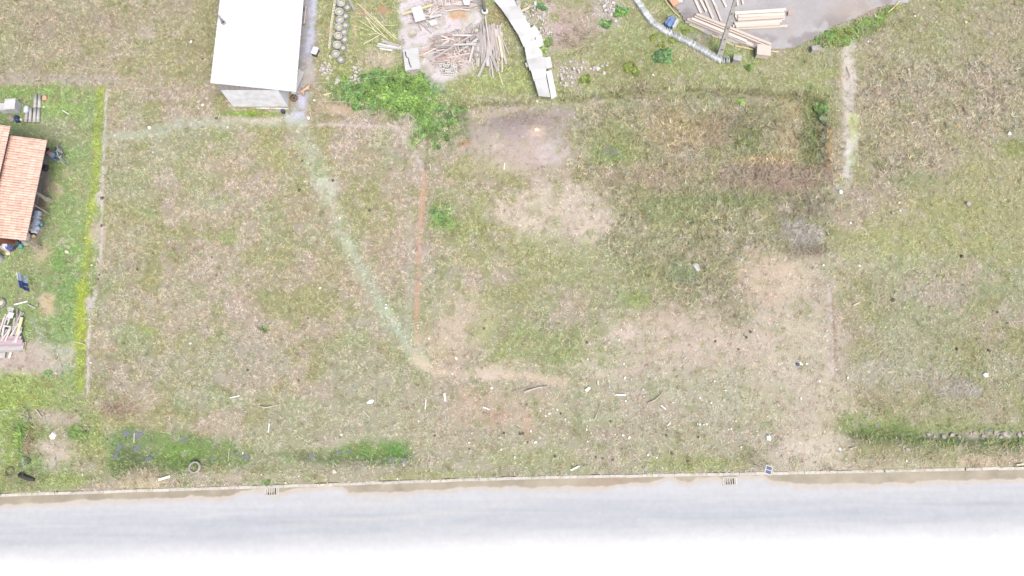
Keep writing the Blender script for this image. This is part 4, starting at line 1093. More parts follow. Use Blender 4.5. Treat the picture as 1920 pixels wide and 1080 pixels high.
pp((918,112), (919,144), .07, .04, .08, 'wood', 'thin plank end poking out below the fanned bundle')
pp((941,44), (932,68), .12, .03, .16, 'woodgrey', 'grey board slanting at the top right of the fanned bundle')
# heap at the back
heap_planks(46, 858, 6, 34, 9, 3, 14, (.8, 2.2), (.06, .13), WD, 'weathered plank in the back row of scrap wood at the top', 'planks in the back scrap row', .35)
heap_planks(18, 850, 3, 36, 6, 92, 10, (.4, .9), (.06, .12), WD, 'upright facing offcut in the back row of scrap wood', 'offcuts in the back scrap row', .4, 'offcut')
heap_planks(52, 803, 22, 26, 18, 40, 40, (.4, 1.2), (.05, .12), WD, 'weathered piece in the scrap around the white board', 'scrap around the white board', .3)
heap_planks(16, 800, 45, 16, 9, -48, 12, (.6, 1.5), (.06, .12), ['wood', 'woodgrey'], 'slanting plank in the small scrap group below the white board', 'slanting planks below the white board', .12)
pp((754,27), (811,9), .17, .06, .5, 'yellow', 'cream yellow plank laid across the back scrap heap')
pp((834,21), (861,17), .09, .04, .1, 'wood', 'thin pale plank lying left over the orange soil', z1=.14)
pp((862,17), (880,19), .09, .04, .14, 'wood', 'thin pale plank lying right over the orange soil')
pp((836,14), (882,12), .28, .05, .12, 'woodgrey', 'broad grey beam in front of the back scrap row')
pp((805,33), (828,28), .16, .06, .4, 'white', 'short white beam right of the white board')
pp((767,43), (805,34), .1, .05, .3, 'wood', 'pale plank below the white board')
def board(pts, z, t, mk, label, name='board', cat='board', group=None):
    """a flat board whose four corners are given in the photograph"""
    c = [W(a, b, z) for a, b in pts]
    m0 = sum(c, Vector()) / 4
    b = MB().add([p - m0 for p in c] + [p - m0 - Vector((0, 0, t)) for p in c], [(3, 2, 1, 0), (4, 5, 6, 7), (0, 1, 5, 4), (1, 2, 6, 5), (2, 3, 7, 6), (3, 0, 4, 7)])
    b.f = [tuple(reversed(f)) for f in b.f] if ((c[1] - c[0]).cross(c[2] - c[0])).z > 0 else b.f
    o = b.build(name, M[mk], None, loc=m0)
    return tag(o, label, cat, group)
board([(771,15),(789,11),(798,36),(779,41)], .55, .05, 'white', 'white board lying on top of the back scrap heap')
MB_ = board([(803,40),(816,36),(821,44),(808,48)], .3, .12, 'white', 'small white block below the end of the white beam', 'block', 'block')
board([(866,-4),(884,-6),(880,9),(870,9)], .5, .06, 'white', 'white piece of board on the back row of scrap', 'board')
# bamboo fan and white slats
GBm = 'thin yellow slats fanned out on the grass'
for a_, b_ in [((671,7),(743,73)),((683,22),(735,70)),((685,30),(728,75)),((675,39),(728,74)),((664,48),(691,57)),((690,64),(710,63)),((681,83),(711,66)),((717,47),(740,48)),((686,32),(704,60)),((700,30),(730,62))]:
    pp(a_, b_, .05, .03, .05 + .02 * rng.random(), 'bamboo', 'thin yellow slat in the fan lying on the grass', GBm, 'slat')
pp((711,23), (724,44), .07, .04, .05, 'woodgrey', 'short grey stick leaning across the yellow slats')
pp((713,43), (726,35), .05, .03, .09, 'woodgrey', 'thin grey stick crossing the short grey one')
GW = 'white planks stacked at the foot of the slat fan'
for i, (a_, b_) in enumerate([((715,74),(750,88)),((722,80),(752,92)),((708,82),(745,90)),((706,86),(748,92)),((712,91),(736,95)),((716,78),(748,85)),((730,84),(752,88))]):
    pp(a_, b_, .13, .05, .05 + .045 * (i % 3), 'wood' if i in (0, 5) else 'white', 'whitish plank in the small stack at the foot of the yellow slats', GW)

# white topped crate with hose
c = [W(755.5, 93.5, .5), W(783.5, 88.5, .5), W(788.5, 128, .5), W(759.5, 132.5, .5)]
m0 = sum(c, Vector()) / 4
tb = thing('crate', 'white topped crate with a grey hose lying on it beside the bushes', 'crate', (m0.x, m0.y, hf(m0.x, m0.y)))
zt = .5 - hf(m0.x, m0.y)
q = [Vector((p.x - m0.x, p.y - m0.y, 0)) for p in c]
def slab(qs, z0, z1, s=1.0):
    b = MB().add([p * s + Vector((0, 0, z1)) for p in qs] + [p * s + Vector((0, 0, z0)) for p in qs], [(0, 1, 2, 3), (7, 6, 5, 4), (1, 0, 4, 5), (2, 1, 5, 6), (3, 2, 6, 7), (0, 3, 7, 4)])
    b.f = [tuple(reversed(f)) for f in b.f]
    return b
slab(q, zt - .06, zt).build('lid', M['white'], tb)
slab(q, .0, zt - .062, .95).build('case', M['woodgrey'], tb)
hz_ = .53
hp = [W(760, 97, hz_), W(761, 104, hz_), W(762, 107, hz_), W(766, 109, hz_), W(767, 116, hz_), W(769, 122, hz_), W(771, 126, hz_)]
tag(MB().tube(hp, .035, 8).build('hose', M['clod'], None, True), 'grey hose curled on the white topped crate', 'hose')
heap(813, 128, 8, 8, 5, .05, .1, 'small stone on the bare dirt right of the white topped crate', 'small stones by the crate', stones, 'stone', .02)

# ------------------------------------------------------------------ long row of white boards
GWB = 'white boards in the long curved row'
rowb = [((926,0),(962,-6),(974,22),(944,22)), ((938,14),(974,10),(984,34),(955,38)), ((952,34),(982,28),(993,50),(966,56)), ((962,50),(992,44),(1000,66),(976,72)),
        ((972,66),(1000,60),(1006,84),(982,88)), ((983,82),(1006,74),(1012,98),(986,104)), ((986,98),(1014,92),(1020,112),(988,118)), ((988,112),(1022,106),(1026,128),(993,132)),
        ((994,126),(1024,118),(1024,150),(1001,152)), ((1001,148),(1024,144),(1032,182),(1010,180))]
for i, qd in enumerate(rowb):
    board(qd, .62 + .035 * (i % 2) + .01 * i, .03, 'white', ORD[i] + ' white sheet from the top of the long curved row', 'white_sheet', 'sheet', GWB)
board([(1024,134),(1034,131),(1044,180),(1034,186)], .6, .04, 'white', 'narrow white sheet lying along the lower right end of the white row', 'white_sheet', 'sheet')
board([(992,56),(1002,47),(1013,62),(1002,70)], .5, .03, 'white', 'small white sheet jutting out to the right of the white row', 'white_sheet', 'sheet')
board([(1003,66),(1015,64),(1020,84),(1008,90)], .48, .03, 'white', 'white sheet under the right side of the white row beside the pale bush', 'white_sheet', 'sheet')
board([(1012,110),(1032,106),(1036,126),(1018,130)], .58, .03, 'white', 'white sheet stepping out at the right above the narrow end sheet', 'white_sheet', 'sheet')
board([(984,118),(994,116),(996,124),(987,126)], .55, .03, 'white', 'small white tab sticking out at the left of the white row', 'white_sheet', 'sheet')
for i, (x_, y_) in enumerate([(934,6),(962,46),(985,92),(996,130),(1008,170),(968,10),(990,55),(1010,95),(1020,125),(1030,175)]):
    p = Gp(x_ + 1, y_ + 4)
    o = MB().box((0, 0, .27), (.09, .09, .58)).build('trestle_post', M['woodgrey'], None, loc=p)
    tag(o, 'short grey post holding up the long row of white sheets', 'post', 'posts under the white sheets')
pp((1000,44), (1016,72), .08, .06, .35, 'woodgrey', 'grey timber strip along the back of the white row')
pp((975,22), (992,14), .16, .05, .25, 'bamboo', 'pale yellow plank in the scrap behind the white row')
pp((992,14), (1004,9), .1, .05, .2, 'woodgrey', 'grey stick continuing the pale plank behind the white row')
board([(1001,3),(1006,2),(1006,10),(1002,10)], .25, .1, 'white', 'small cream block behind the white row', 'block', 'block')
tyre(983, 32, .1, 'pale buried tyre behind the white row, upper of the two', None, False, 1.0)
tyre(991, 44, .1, 'pale buried tyre behind the white row, lower of the two', None, False, .9)
board([(968,0),(976,0),(976,12),(968,12)], .25, .08, 'concrete', 'grey slab among the scrap behind the white row', 'slab', 'slab')

# ------------------------------------------------------------------ stacked roof tiles in a curved row
vs, fs = [], []
n_ = 6
for z_ in (-.15, .15):
    for k in range(n_ + 1):
        v_ = -.2 + .4 * k / n_; u_ = .075 * math.cos(math.pi * (k / n_ - .5))
        vs += [(u_, v_, z_), (u_ - .028, v_, z_)]
m_ = 2 * (n_ + 1)
for k in range(n_):
    a = 2 * k
    fs += [(a, a + 2, m_ + a + 2, m_ + a), (a + 3, a + 1, m_ + a + 1, m_ + a + 3), (m_ + a, m_ + a + 2, m_ + a + 3, m_ + a + 1), (a + 1, a + 3, a + 2, a)]
fs += [(0, m_, m_ + 1, 1), (m_ - 1, 2 * m_ - 1, 2 * m_ - 2, m_ - 2)]
rtile = MB().add(vs, fs).mesh('roof_tile', M['rooftile'])
path = [(1187,-6),(1198,10),(1210,28),(1224,46),(1242,58),(1262,68),(1284,78),(1302,88),(1322,99),(1338,109),(1350,115),(1366,114)]
wp = [Gp(a, b, .0) for a, b in path]
seg = [(wp[i + 1] - wp[i]).length for i in range(len(wp) - 1)]
tot = sum(seg); nt_ = 78
GR = 'pale roof tiles stacked on edge in a curved row'
for i in range(nt_):
    s = tot * (i + .5) / nt_; k = 0
    while s > seg[k]: s -= seg[k]; k += 1
    p = wp[k].lerp(wp[k + 1], s / seg[k]); d = (wp[k + 1] - wp[k]).normalized()
    az = math.atan2(d.y, d.x)
    for row in ((0,)):
        o = obj('roof_tile', rtile, None, (p.x, p.y, hf(p.x, p.y) + .2), None)
        o.rotation_euler = (rng.uniform(-.05, .05), -rng.uniform(.25, .6), az + rng.uniform(-.06, .06))
        o.scale = (1, rng.uniform(.98, 1.1), 1.0)
        tag(o, 'pale roof tile standing on edge in the long curved row', 'roof tile', GR)

# ------------------------------------------------------------------ things in and around the paved yard
tarp = MB()
t0 = Gp(1258, 47)
tp_ = thing('tarpaulin_bale', 'blue and white tarpaulin bale lying beside the stacked roof tile row', 'bale', t0, math.radians(-30))
def lumpy(dims, seed, n=(6, 5, 4), amp=.06):
    """a soft crumpled block"""
    import bmesh
    bm = bmesh.new(); bmesh.ops.create_cube(bm, size=1)
    bmesh.ops.subdivide_edges(bm, edges=bm.edges[:], cuts=4, use_grid_fill=True)
    r = random.Random(seed); ph = [r.uniform(0, 6) for _ in range(6)]
    for v in bm.verts:
        c = v.co.copy(); v.co = Vector((c.x * dims[0], c.y * dims[1], c.z * dims[2]))
        v.co *= 1 - .18 * (abs(c.x) * 2) ** 4 * (abs(c.y) * 2) ** 4 - .1 * (abs(c.z) * 2 * abs(c.x) * 2) ** 3
        v.co += Vector((math.sin(c.y * 9 + ph[0]) * amp * .6, math.sin(c.x * 8 + ph[1]) * amp * .6, (math.sin(c.x * 11 + ph[2]) + math.sin(c.y * 10 + ph[3]) + r.uniform(-.5, .5)) * amp * .5))
    me = bpy.data.meshes.new('bale'); bm.to_mesh(me); bm.free()
    return me
me = lumpy((.62, .82, .42), 3); me.materials.append(M['tarpblue']); obj('blue_cover', me, tp_, (-.12, 0, .22))
me = lumpy((.26, .84, .44), 5, amp=.04); me.materials.append(M['white']); obj('white_flap', me, tp_, (.28, .02, .23))
# yellow edging strip
GE = 'yellow edging strips along the paved yard'
eds = [(1243,-6),(1254,10),(1264,22),(1274,31)], [(1292,46),(1306,52),(1320,58)], [(1334,66),(1346,71)], [(1362,79),(1376,85)], [(1378,86),(1400,90),(1412,93)], [(1446,96),(1460,97)], [(1686,2),(1676,14),(1664,24)]
for i, e in enumerate(eds):
    tag(MB().tube([Gp(a, b, .09) for a, b in e], .05, 6).build('edging_strip', M['yellow']), 'cream yellow edging strip along the rim of the paved yard', 'edging strip', GE)
# timber beams
def beam(p, q, w, label, group=None, z=.07, t=.12):
    return stick('beam', 'timber', Y_(*p, z), Y_(*q, z), w, t, label, 'beam', group)
GLong = 'long pale beams lying on the yard edge beside the concrete pole'
for i, (p, q, z) in enumerate([((1289,36),(1420,90),.07),((1293,36),(1412,85),.09),((1303,30),(1445,88),.08),((1306,27),(1446,84),.20),((1297,35),(1400,78),.22)]):
    beam(p, q, .20, ['lowest long pale beam under the pole, nearest the grass', 'second long pale beam from the grass under the pole', 'long pale beam under the pole on the yard side', 'topmost long pale beam on the yard side under the pole', 'topmost long pale beam on the grass side under the pole'][i], GLong, z)
GStk = 'pale beams in the upper stack on the yard'
for i, (p, q, z) in enumerate([((1375,25),(1474,18),.07),((1378,31),(1471,26),.08),((1380,36),(1472,32),.07),((1378,25),(1470,20),.20),((1384,31),(1471,27),.21),((1383,37),(1470,32),.2)]):
    beam(p, q, .22, 'pale beam in the upper stack in the middle of the yard', GStk, z)
GSt2 = 'pale beams in the lower stack on the yard'
for i, (p, q, z) in enumerate([((1376,44),(1472,36),.07),((1374,49),(1464,42),.08),((1378,54),(1477,49),.07),((1380,50),(1462,45),.2),((1378,46),(1466,40),.21)]):
    beam(p, q, .2, 'pale beam in the lower stack in the middle of the yard', GSt2, z)
GSh = 'short pale beams lying side by side at the top of the yard'
for i, (p, q) in enumerate([((1300,-8),(1314,25)),((1310,-6),(1324,22)),((1322,0),(1337,36)),((1331,-8),(1343,15)),((1340,10),(1352,40)),((1352,-6),(1361,13)),((1382,-6),(1383,11)),((1390,-6),(1393,8))]):
    beam(p, q, .17 if i < 3 else .13, ORD[i] + ' short pale beam from the left at the top of the yard', GSh)
board([(1478,21),(1482,20),(1482,27),(1478,28)], .3, .1, 'orange', 'small pink block at the right end of the upper beam stack', 'block', 'block')
o = stick('brick_heap', 'orange', Y_(1252, -14, .12), Y_(1268, 10, .12), .55, .22, 'orange clay slab on the yard corner beside the yellow edging', 'slab')
bevel(o, .03)
heap(1266, 10, 6, 4, 8, .08, .2, 'broken orange clay piece beside the orange slab', 'clay pieces by the slab', [chunk_mesh('clay_piece', 'orange', 90), chunk_mesh('clay_piece', 'rust', 91)], 'clay_piece', .1)
board([(1270,-3),(1280,-4),(1280,3),(1271,4)], .3, .12, 'white', 'small white block beside the orange slab', 'block', 'block')
# beige crate
kn = thing('beige_crate', 'beige box crate standing at the lower rim of the paved yard', 'crate', Gp(1427, 103), math.radians(-8))
MB().box((0, 0, .62), (.98, .82, .05)).build('lid', M['cardboard'], kn)
MB().box((0, -.36, .36), (.9, .03, .47)).build('front_panel', M['cardboard'], kn)
MB().box((0, .36, .36), (.9, .03, .47)).build('back_panel', M['cardboard'], kn)
MB().box((-.43, 0, .34), (.03, .68, .51)).build('side_panel', M['cardboard'], kn)
MB().box((.43, 0, .34), (.03, .68, .51)).build('side_panel', M['cardboard'], kn)
for sx_ in (-1, 1):
    for sy_ in (-1, 1): MB().box((sx_ * .40, sy_ * .33, .06), (.1, .06, .18)).build('leg', M['cardboard'], kn)
# grey meter box on the end of tile row
bx = thing('meter_box', 'grey concrete box with a flat lid at the right end of the tile row', 'box', Gp(1378, 117), math.radians(-15))
MB().box((0, 0, .28), (.42, .34, .6)).build('case', M['concrete'], bx)
MB().box((0, 0, .62), (.56, .46, .06)).build('lid', M['concrete'], bx)
o = tag(bevel(MB().box((0, 0, .2), (.62, .36, .4)).build('concrete_block', M['concrete'], None, loc=Gp(1526, 95), rot=(0, 0, .12)), .02), 'square grey concrete block below the bushes of the yard strip', 'block')
o = bit(clods, 'stone', 1510, 116, .3, 'dark lump in the grass below the grey concrete block', 'stone')
# box by the drive
dk = thing('grey_box', 'grey box standing between the gravel drive and the tyre wall', 'box', Gp(593, 101), math.radians(-18))
MB().box((0, 0, .2), (.36, .52, .4)).build('case', M['clod'], dk)
MB().box((0, 0, .42), (.42, .58, .04)).build('lid', M['paleblue'], dk)

# ------------------------------------------------------------------ right side of the shed
rk = thing('timber_frame', 'grey timber frame leaning against the shed beside the drive', 'frame', Gp(571, 33), math.radians(-2))
for x_ in (-.13, .13): MB().box((x_, 0, .32), (.08, 1.4, .06)).build('rail', M['wood'], rk)
for y_ in (-.64, 0, .64): MB().box((0, y_, .25), (.18, .08, .06)).build('crosspiece', M['woodgrey'], rk)
for x_ in (-.13, .13):
    for y_ in (-.6, .6): MB().box((x_, y_, .12), (.06, .06, .3)).build('leg', M['woodgrey'], rk)
GD = 'white boards leaning by the shed corner'
stick_px('board', 'white', (566,134), (549,176), .34, .04, 'broad white board leaning at the shed corner', 'board', None, .25, .1)
stick_px('board', 'white', (562,130), (552,168), .18, .04, 'narrow white board under the broad one at the shed corner', 'board', None, .15, .06)
wh = thing('cart_wheel', 'dark brown old wheel lying at the shed corner', 'wheel', Gp(551, 184, .1), 0)
wh.rotation_euler = (.3, .2, 0)
MB().lathe([(.2, -.05), (.25, -.05), (.25, .05), (.2, .05)], 18, closed=True).build('rim', M['rust'], wh)
MB().lathe([(0.001, -.06), (.06, -.06), (.06, .06), (.001, .06)], 10).build('hub', M['rust'], wh)
for k in range(6):
    a = k * math.pi / 3; MB().tube([(.05 * math.cos(a), .05 * math.sin(a), 0), (.21 * math.cos(a), .21 * math.sin(a), 0)], .016, 5).build('spoke', M['rust'], wh)
bk = thing('bucket', 'small dark blue bucket on the grass in front of the shed corner', 'bucket', Gp(532, 211))
MB().lathe([(.001, .01), (.10, .01), (.13, .28), (.145, .28), (.145, .26), (.12, .0), (.001, 0)], 16).build('pail', M['blue'], bk, True)
MB().tube([(.14 * math.cos(a), 0, .27 + .1 * math.sin(a)) for a in [math.pi * i / 8 for i in range(9)]], .007, 5).build('handle', M['grey'], bk)
bit(lit, 'litter', 589, 188, .2, 'round white lump at the left end of the thin rail', 'stone')
stick_px('rail', 'twigpale', (597,191), (650,191), .035, .03, 'thin pale rail lying along the bare strip left of the bushes', 'rail', None, .25)
stick_px('plank', 'bamboo', (608,178), (621,175), .12, .04, 'short cream plank lying above the thin rail', 'plank')
heap(565, 170, 8, 12, 9, .08, .2, 'bit of scrap between the shed corner and the dog', 'scrap by the shed corner', chunks + lit, 'scrap', .02)
bit(lit, 'litter', 578, 221, .26, 'white crumpled bag at the end of the gravel drive', 'bag')

# skinned figures -------------------------------------------------------------
def skin(name, joints, edges, mk, parent, root, sub=2):
    names = list(joints)
    me = bpy.data.meshes.new(name)
    me.from_pydata([joints[n][:3] for n in names], [(names.index(a), names.index(b)) for a, b in edges], [])
    me.materials.append(M[mk])
    o = obj(name, me, parent)
    o.modifiers.new('skin', 'SKIN')
    if not me.skin_vertices: me.attributes.new
    sv = me.skin_vertices[0].data
    for i, n in enumerate(names):
        r = joints[n][3]; sv[i].radius = (r, r) if not isinstance(r, tuple) else r
        sv[i].use_root = (n == root)
    s = o.modifiers.new('subdivision', 'SUBSURF'); s.levels = s.render_levels = sub
    for p in me.polygons: p.use_smooth = True
    o.modifiers['skin'].use_smooth_shade = True
    return o
dog = thing('dog', 'tan dog standing on the gravel beside the shed corner', 'dog', Gp(576, 173), math.radians(38))
J = {'pelvis': (-.30, 0, .47, .085), 'belly': (-.05, 0, .46, .085), 'chest': (.2, 0, .46, .115), 'neck': (.36, 0, .58, .07), 'skull': (.46, 0, .66, .075), 'muzzle': (.60, 0, .63, .035),
     'tail1': (-.42, 0, .50, .03), 'tail2': (-.58, .03, .60, .018)}
E_ = [('pelvis', 'belly'), ('belly', 'chest'), ('chest', 'neck'), ('neck', 'skull'), ('skull', 'muzzle'), ('pelvis', 'tail1'), ('tail1', 'tail2')]
for s_, n in ((-1, 'a'), (1, 'b')):
    J.update({'sh' + n: (.2, s_ * .09, .36, .055), 'el' + n: (.19, s_ * .1, .24, .035), 'wr' + n: (.22, s_ * .1, .10, .026), 'pw' + n: (.26, s_ * .1, .03, .03),
              'th' + n: (-.30, s_ * .09, .38, .065), 'kn' + n: (-.24, s_ * .1, .27, .042), 'hk' + n: (-.38, s_ * .1, .15, .026), 'hp' + n: (-.34, s_ * .1, .03, .03),
              'ear' + n: (.43, s_ * .06, .74, .03), 'ert' + n: (.41, s_ * .1, .78, .012)})
    E_ += [('chest', 'sh' + n), ('sh' + n, 'el' + n), ('el' + n, 'wr' + n), ('wr' + n, 'pw' + n), ('pelvis', 'th' + n), ('th' + n, 'kn' + n), ('kn' + n, 'hk' + n), ('hk' + n, 'hp' + n), ('skull', 'ear' + n), ('ear' + n, 'ert' + n)]
skin('body', J, E_, 'tan', dog, 'pelvis')
MB().lathe([(.001, -.02), (.02, -.012), (.024, 0), (.018, .014), (.001, .02)], 8).build('nose', M['hair'], dog, True, loc=(.645, 0, .635))

pr = thing('person', 'person in a maroon top and blue jeans bending forward beside the bicycle', 'person', Gp(111, 300), math.radians(-30))
J = {'pelvis': (.02, 0, .90, .12), 'waist': (-.14, 0, .97, .115), 'chest': (-.38, 0, 1.04, .135), 'neck': (-.55, 0, 1.06, .055), 'head': (-.66, 0, 1.03, .09), 'crown': (-.74, 0, .98, .085)}
E_ = [('pelvis', 'waist'), ('waist', 'chest'), ('chest', 'neck'), ('neck', 'head'), ('head', 'crown')]
for s_, n in ((-1, 'a'), (1, 'b')):
    J.update({'hip' + n: (.03, s_ * .10, .84, .10), 'knee' + n: (-.05, s_ * .12, .46, .062), 'ankle' + n: (.05, s_ * .13, .09, .042), 'toe' + n: (-.14, s_ * .15, .04, .04),
              'sho' + n: (-.44, s_ * .18, 1.02, .065), 'elb' + n: (-.5, s_ * .24, .75, .043), 'wri' + n: (-.66, s_ * .18, .56, .03), 'palm' + n: (-.72, s_ * .17, .50, .034)})
    E_ += [('pelvis', 'hip' + n), ('hip' + n, 'knee' + n), ('knee' + n, 'ankle' + n), ('ankle' + n, 'toe' + n), ('chest', 'sho' + n), ('sho' + n, 'elb' + n), ('elb' + n, 'wri' + n), ('wri' + n, 'palm' + n)]
    for k in range(5):
        fk = 'f%d' % k + n; dy = (-.032 + .016 * k)
        J[fk] = (-.72 - (.07 if k else .03), s_ * .17 + dy * (1 if k else 1.8), .50 - (.05 if k else .02), .009)
        E_.append(('palm' + n, fk))
skin('body', J, E_, 'skin', pr, 'pelvis', 2)
def sub(keys, grow):
    return {k: (*J[k][:3], J[k][3] + grow) for k in keys}
K1 = ['waist', 'chest', 'shoa', 'shob', 'elba', 'elbb']
js = sub(K1, .018); js['waist'] = (-.20, 0, .99, .132); js['elba'] = (*Vector(J['shoa'][:3]).lerp(Vector(J['elba'][:3]), .75), .065); js['elbb'] = (*Vector(J['shob'][:3]).lerp(Vector(J['elbb'][:3]), .75), .065)
js['collar'] = (-.50, 0, 1.06, .085)
skin('shirt', js, [('waist', 'chest'), ('chest', 'collar'), ('chest', 'shoa'), ('chest', 'shob'), ('shoa', 'elba'), ('shob', 'elbb')], 'maroon', pr, 'chest')
K2 = ['pelvis', 'hipa', 'hipb', 'kneea', 'kneeb', 'anklea', 'ankleb']
skin('jeans', sub(K2, .022), [('pelvis', 'hipa'), ('pelvis', 'hipb'), ('hipa', 'kneea'), ('hipb', 'kneeb'), ('kneea', 'anklea'), ('kneeb', 'ankleb')], 'jeans', pr, 'pelvis')
for s_ in (-1, 1): bevel(MB().box((-.05, s_ * .14, .045), (.27, .1, .09)).build('shoe', M['white'], pr), .03)
skin('hair', {'a': (-.60, 0, 1.11, .075), 'b': (-.70, 0, 1.08, .085), 'c': (-.78, 0, 1.03, .06)}, [('a', 'b'), ('b', 'c')], 'hair', pr, 'b')

# bicycle
b0_, b1_ = Gp(120, 281), Gp(126, 304)
bd = (b1_ - b0_); ba = math.atan2(bd.y, bd.x)
bi = thing('bicycle', 'grey bicycle standing on the lawn next to the bending person', 'bicycle', (b0_ + b1_) / 2, ba)
bi.rotation_euler = (math.radians(10), 0, ba)
R_ = .31
wb = .5
ring = [(R_ * math.cos(2 * math.pi * i / 24), 0, R_ + R_ * math.sin(2 * math.pi * i / 24)) for i in range(24)]
ring2 = [(.9 * R_ * math.cos(2 * math.pi * i / 24), 0, R_ + .9 * R_ * math.sin(2 * math.pi * i / 24)) for i in range(24)]
for x_ in (-wb, wb):
    w_ = MB().tube(ring2, .016, 6, True).build('wheel', M['grey'], bi, True, loc=(x_, 0, 0))
    MB().tube(ring, .026, 6, True).build('tyre', M['fibre'], w_, True)
    s_ = MB()
    for i in range(12):
        a = 2 * math.pi * i / 12; s_.tube([(0, 0, R_), (.88 * R_ * math.cos(a), 0, R_ + .88 * R_ * math.sin(a))], .004, 4)
    s_.build('spokes', M['grey'], w_)
fr = MB()
BB, ST_, HD, RW, FW = (-.05, 0, .29), (-.2, 0, .78), (.36, 0, .76), (-wb, 0, R_), (wb, 0, R_)
for a, b in ((BB, ST_), (ST_, HD), (BB, (.38, 0, .66)), (BB, RW), (ST_, RW), (HD, FW)): fr.tube([a, b], .02, 7)
fr.build('frame', M['paleblue'], bi, True)
MB().tube([(.28, -.28, .93), (.36, -.2, .93), (.34, 0, .90), (.36, .2, .93), (.28, .28, .93)], .016, 7).tube([HD, (.34, 0, .9)], .016, 7).build('handlebar', M['grey'], bi, True)
MB().box((-.22, 0, .86), (.25, .13, .06), taper=.7).tube([ST_, (-.215, 0, .84)], .014, 6).build('saddle', M['blackrub'], bi)
MB().tube([(-.05, -.09, .29), (-.05, .09, .29)], .014, 6).box((.05, .12, .24), (.09, .07, .025)).box((-.15, -.12, .34), (.09, .07, .025)).tube([(-.05, .08, .29), (.05, .09, .24)], .012, 5).tube([(-.05, -.08, .29), (-.15, -.09, .34)], .012, 5).build('crank', M['blackrub'], bi)

# ------------------------------------------------------------------ odds and ends round the tiled house
def softbag(px, py, dims, mk, label, cat='bag', seed=1, group=None, z=0, rz=0, name='bag'):
    me = lumpy(dims, seed, amp=.05 * max(dims)); me.materials.append(M[mk])
    for p in me.polygons: p.use_smooth = True
    return tag(obj(name, me, None, Gp(px, py, dims[2] * .48 + z), (0, 0, rz)), label, cat, group)
softbag(85, 315, (.34, .4, .3), 'blackrub', 'black bundle on the ground under the eave below the bending person', 'bundle', 11, name='bundle')
softbag(81, 314, (.2, .2, .22), 'litter', 'pale bundle beside the black one under the eave', 'bundle', 12, name='bundle')
GC = 'pale blue cloth bundles heaped under the eave'
for i, (x_, y_) in enumerate([(71,400),(69,408),(69,415),(66,421),(68,428),(65,433)]):
    softbag(x_, y_, (.4, .36, .34), 'paleblue' if i % 2 else 'bluegrey', 'pale blue cloth bundle in the row under the eave', 'bundle', 20 + i, GC, rz=i, name='bundle')
tb_ = thing('basin', 'round teal plastic basin on the bare earth beside the eave', 'basin', Gp(79, 422))
MB().lathe([(.001, .02), (.14, .02), (.19, .13), (.205, .13), (.2, .11), (.15, 0), (.001, 0)], 20).build('bowl', M['teal'], tb_, True)
MB().lathe([(.001, .03), (.06, .03), (.07, .08), (.05, .1), (.001, .1)], 12).build('sponge', M['paleblue'], tb_, True)
softbag(62, 436, (.4, .3, .3), 'maroon', 'dark red cloth bundle at the lower corner of the tiled roof', 'bundle', 31, name='bundle')
softbag(64, 443, (.22, .2, .2), 'yellow', 'yellow cloth bundle at the lower corner of the tiled roof', 'bundle', 32, name='bundle')
GH = 'dark blue heaps under the lower end of the tiled roof'
for i, (x_, y_, mk, d_) in enumerate([(16,455,'blue',.5),(24,459,'blackrub',.55),(20,463,'navy',.5),(32,456,'blackrub',.4),(12,462,'bluegrey',.4),(14,452,'bluegrey',.45)]):
    softbag(x_, y_, (d_, d_ * .9, .4), mk, 'dark bundle in the heap under the lower end of the tiled roof', 'bundle', 40 + i, GH, rz=i, name='bundle')
softbag(39, 462, (.28, .3, .25), 'teal', 'small teal bundle beside the dark heap under the tiled roof', 'bundle', 50, name='bundle')
softbag(25, 450, (.35, .25, .3), 'orange', 'orange bundle tucked under the lower eave', 'bundle', 51, name='bundle')
drum = thing('water_tank', 'white plastic tank at the left edge below the tiled roof', 'tank', Gp(1, 486))
MB().lathe([(.001, .84), (.2, .84), (.3, .78), (.32, .72), (.32, .06), (.29, 0), (.001, 0)], 10).build('barrel', M['white'], drum, True)
MB().lathe([(.001, .89), (.12, .89), (.14, .84)], 12).build('cap', M['white'], drum)
stick_px('beam', 'woodred', (-8,459), (18,472), .18, .14, 'brown beam lying against the white tank', 'beam')
softbag(15, 475, (.3, .22, .12), 'litteryel', 'crumpled pale cloth on the grass by the white tank', 'cloth', 52, name='cloth')
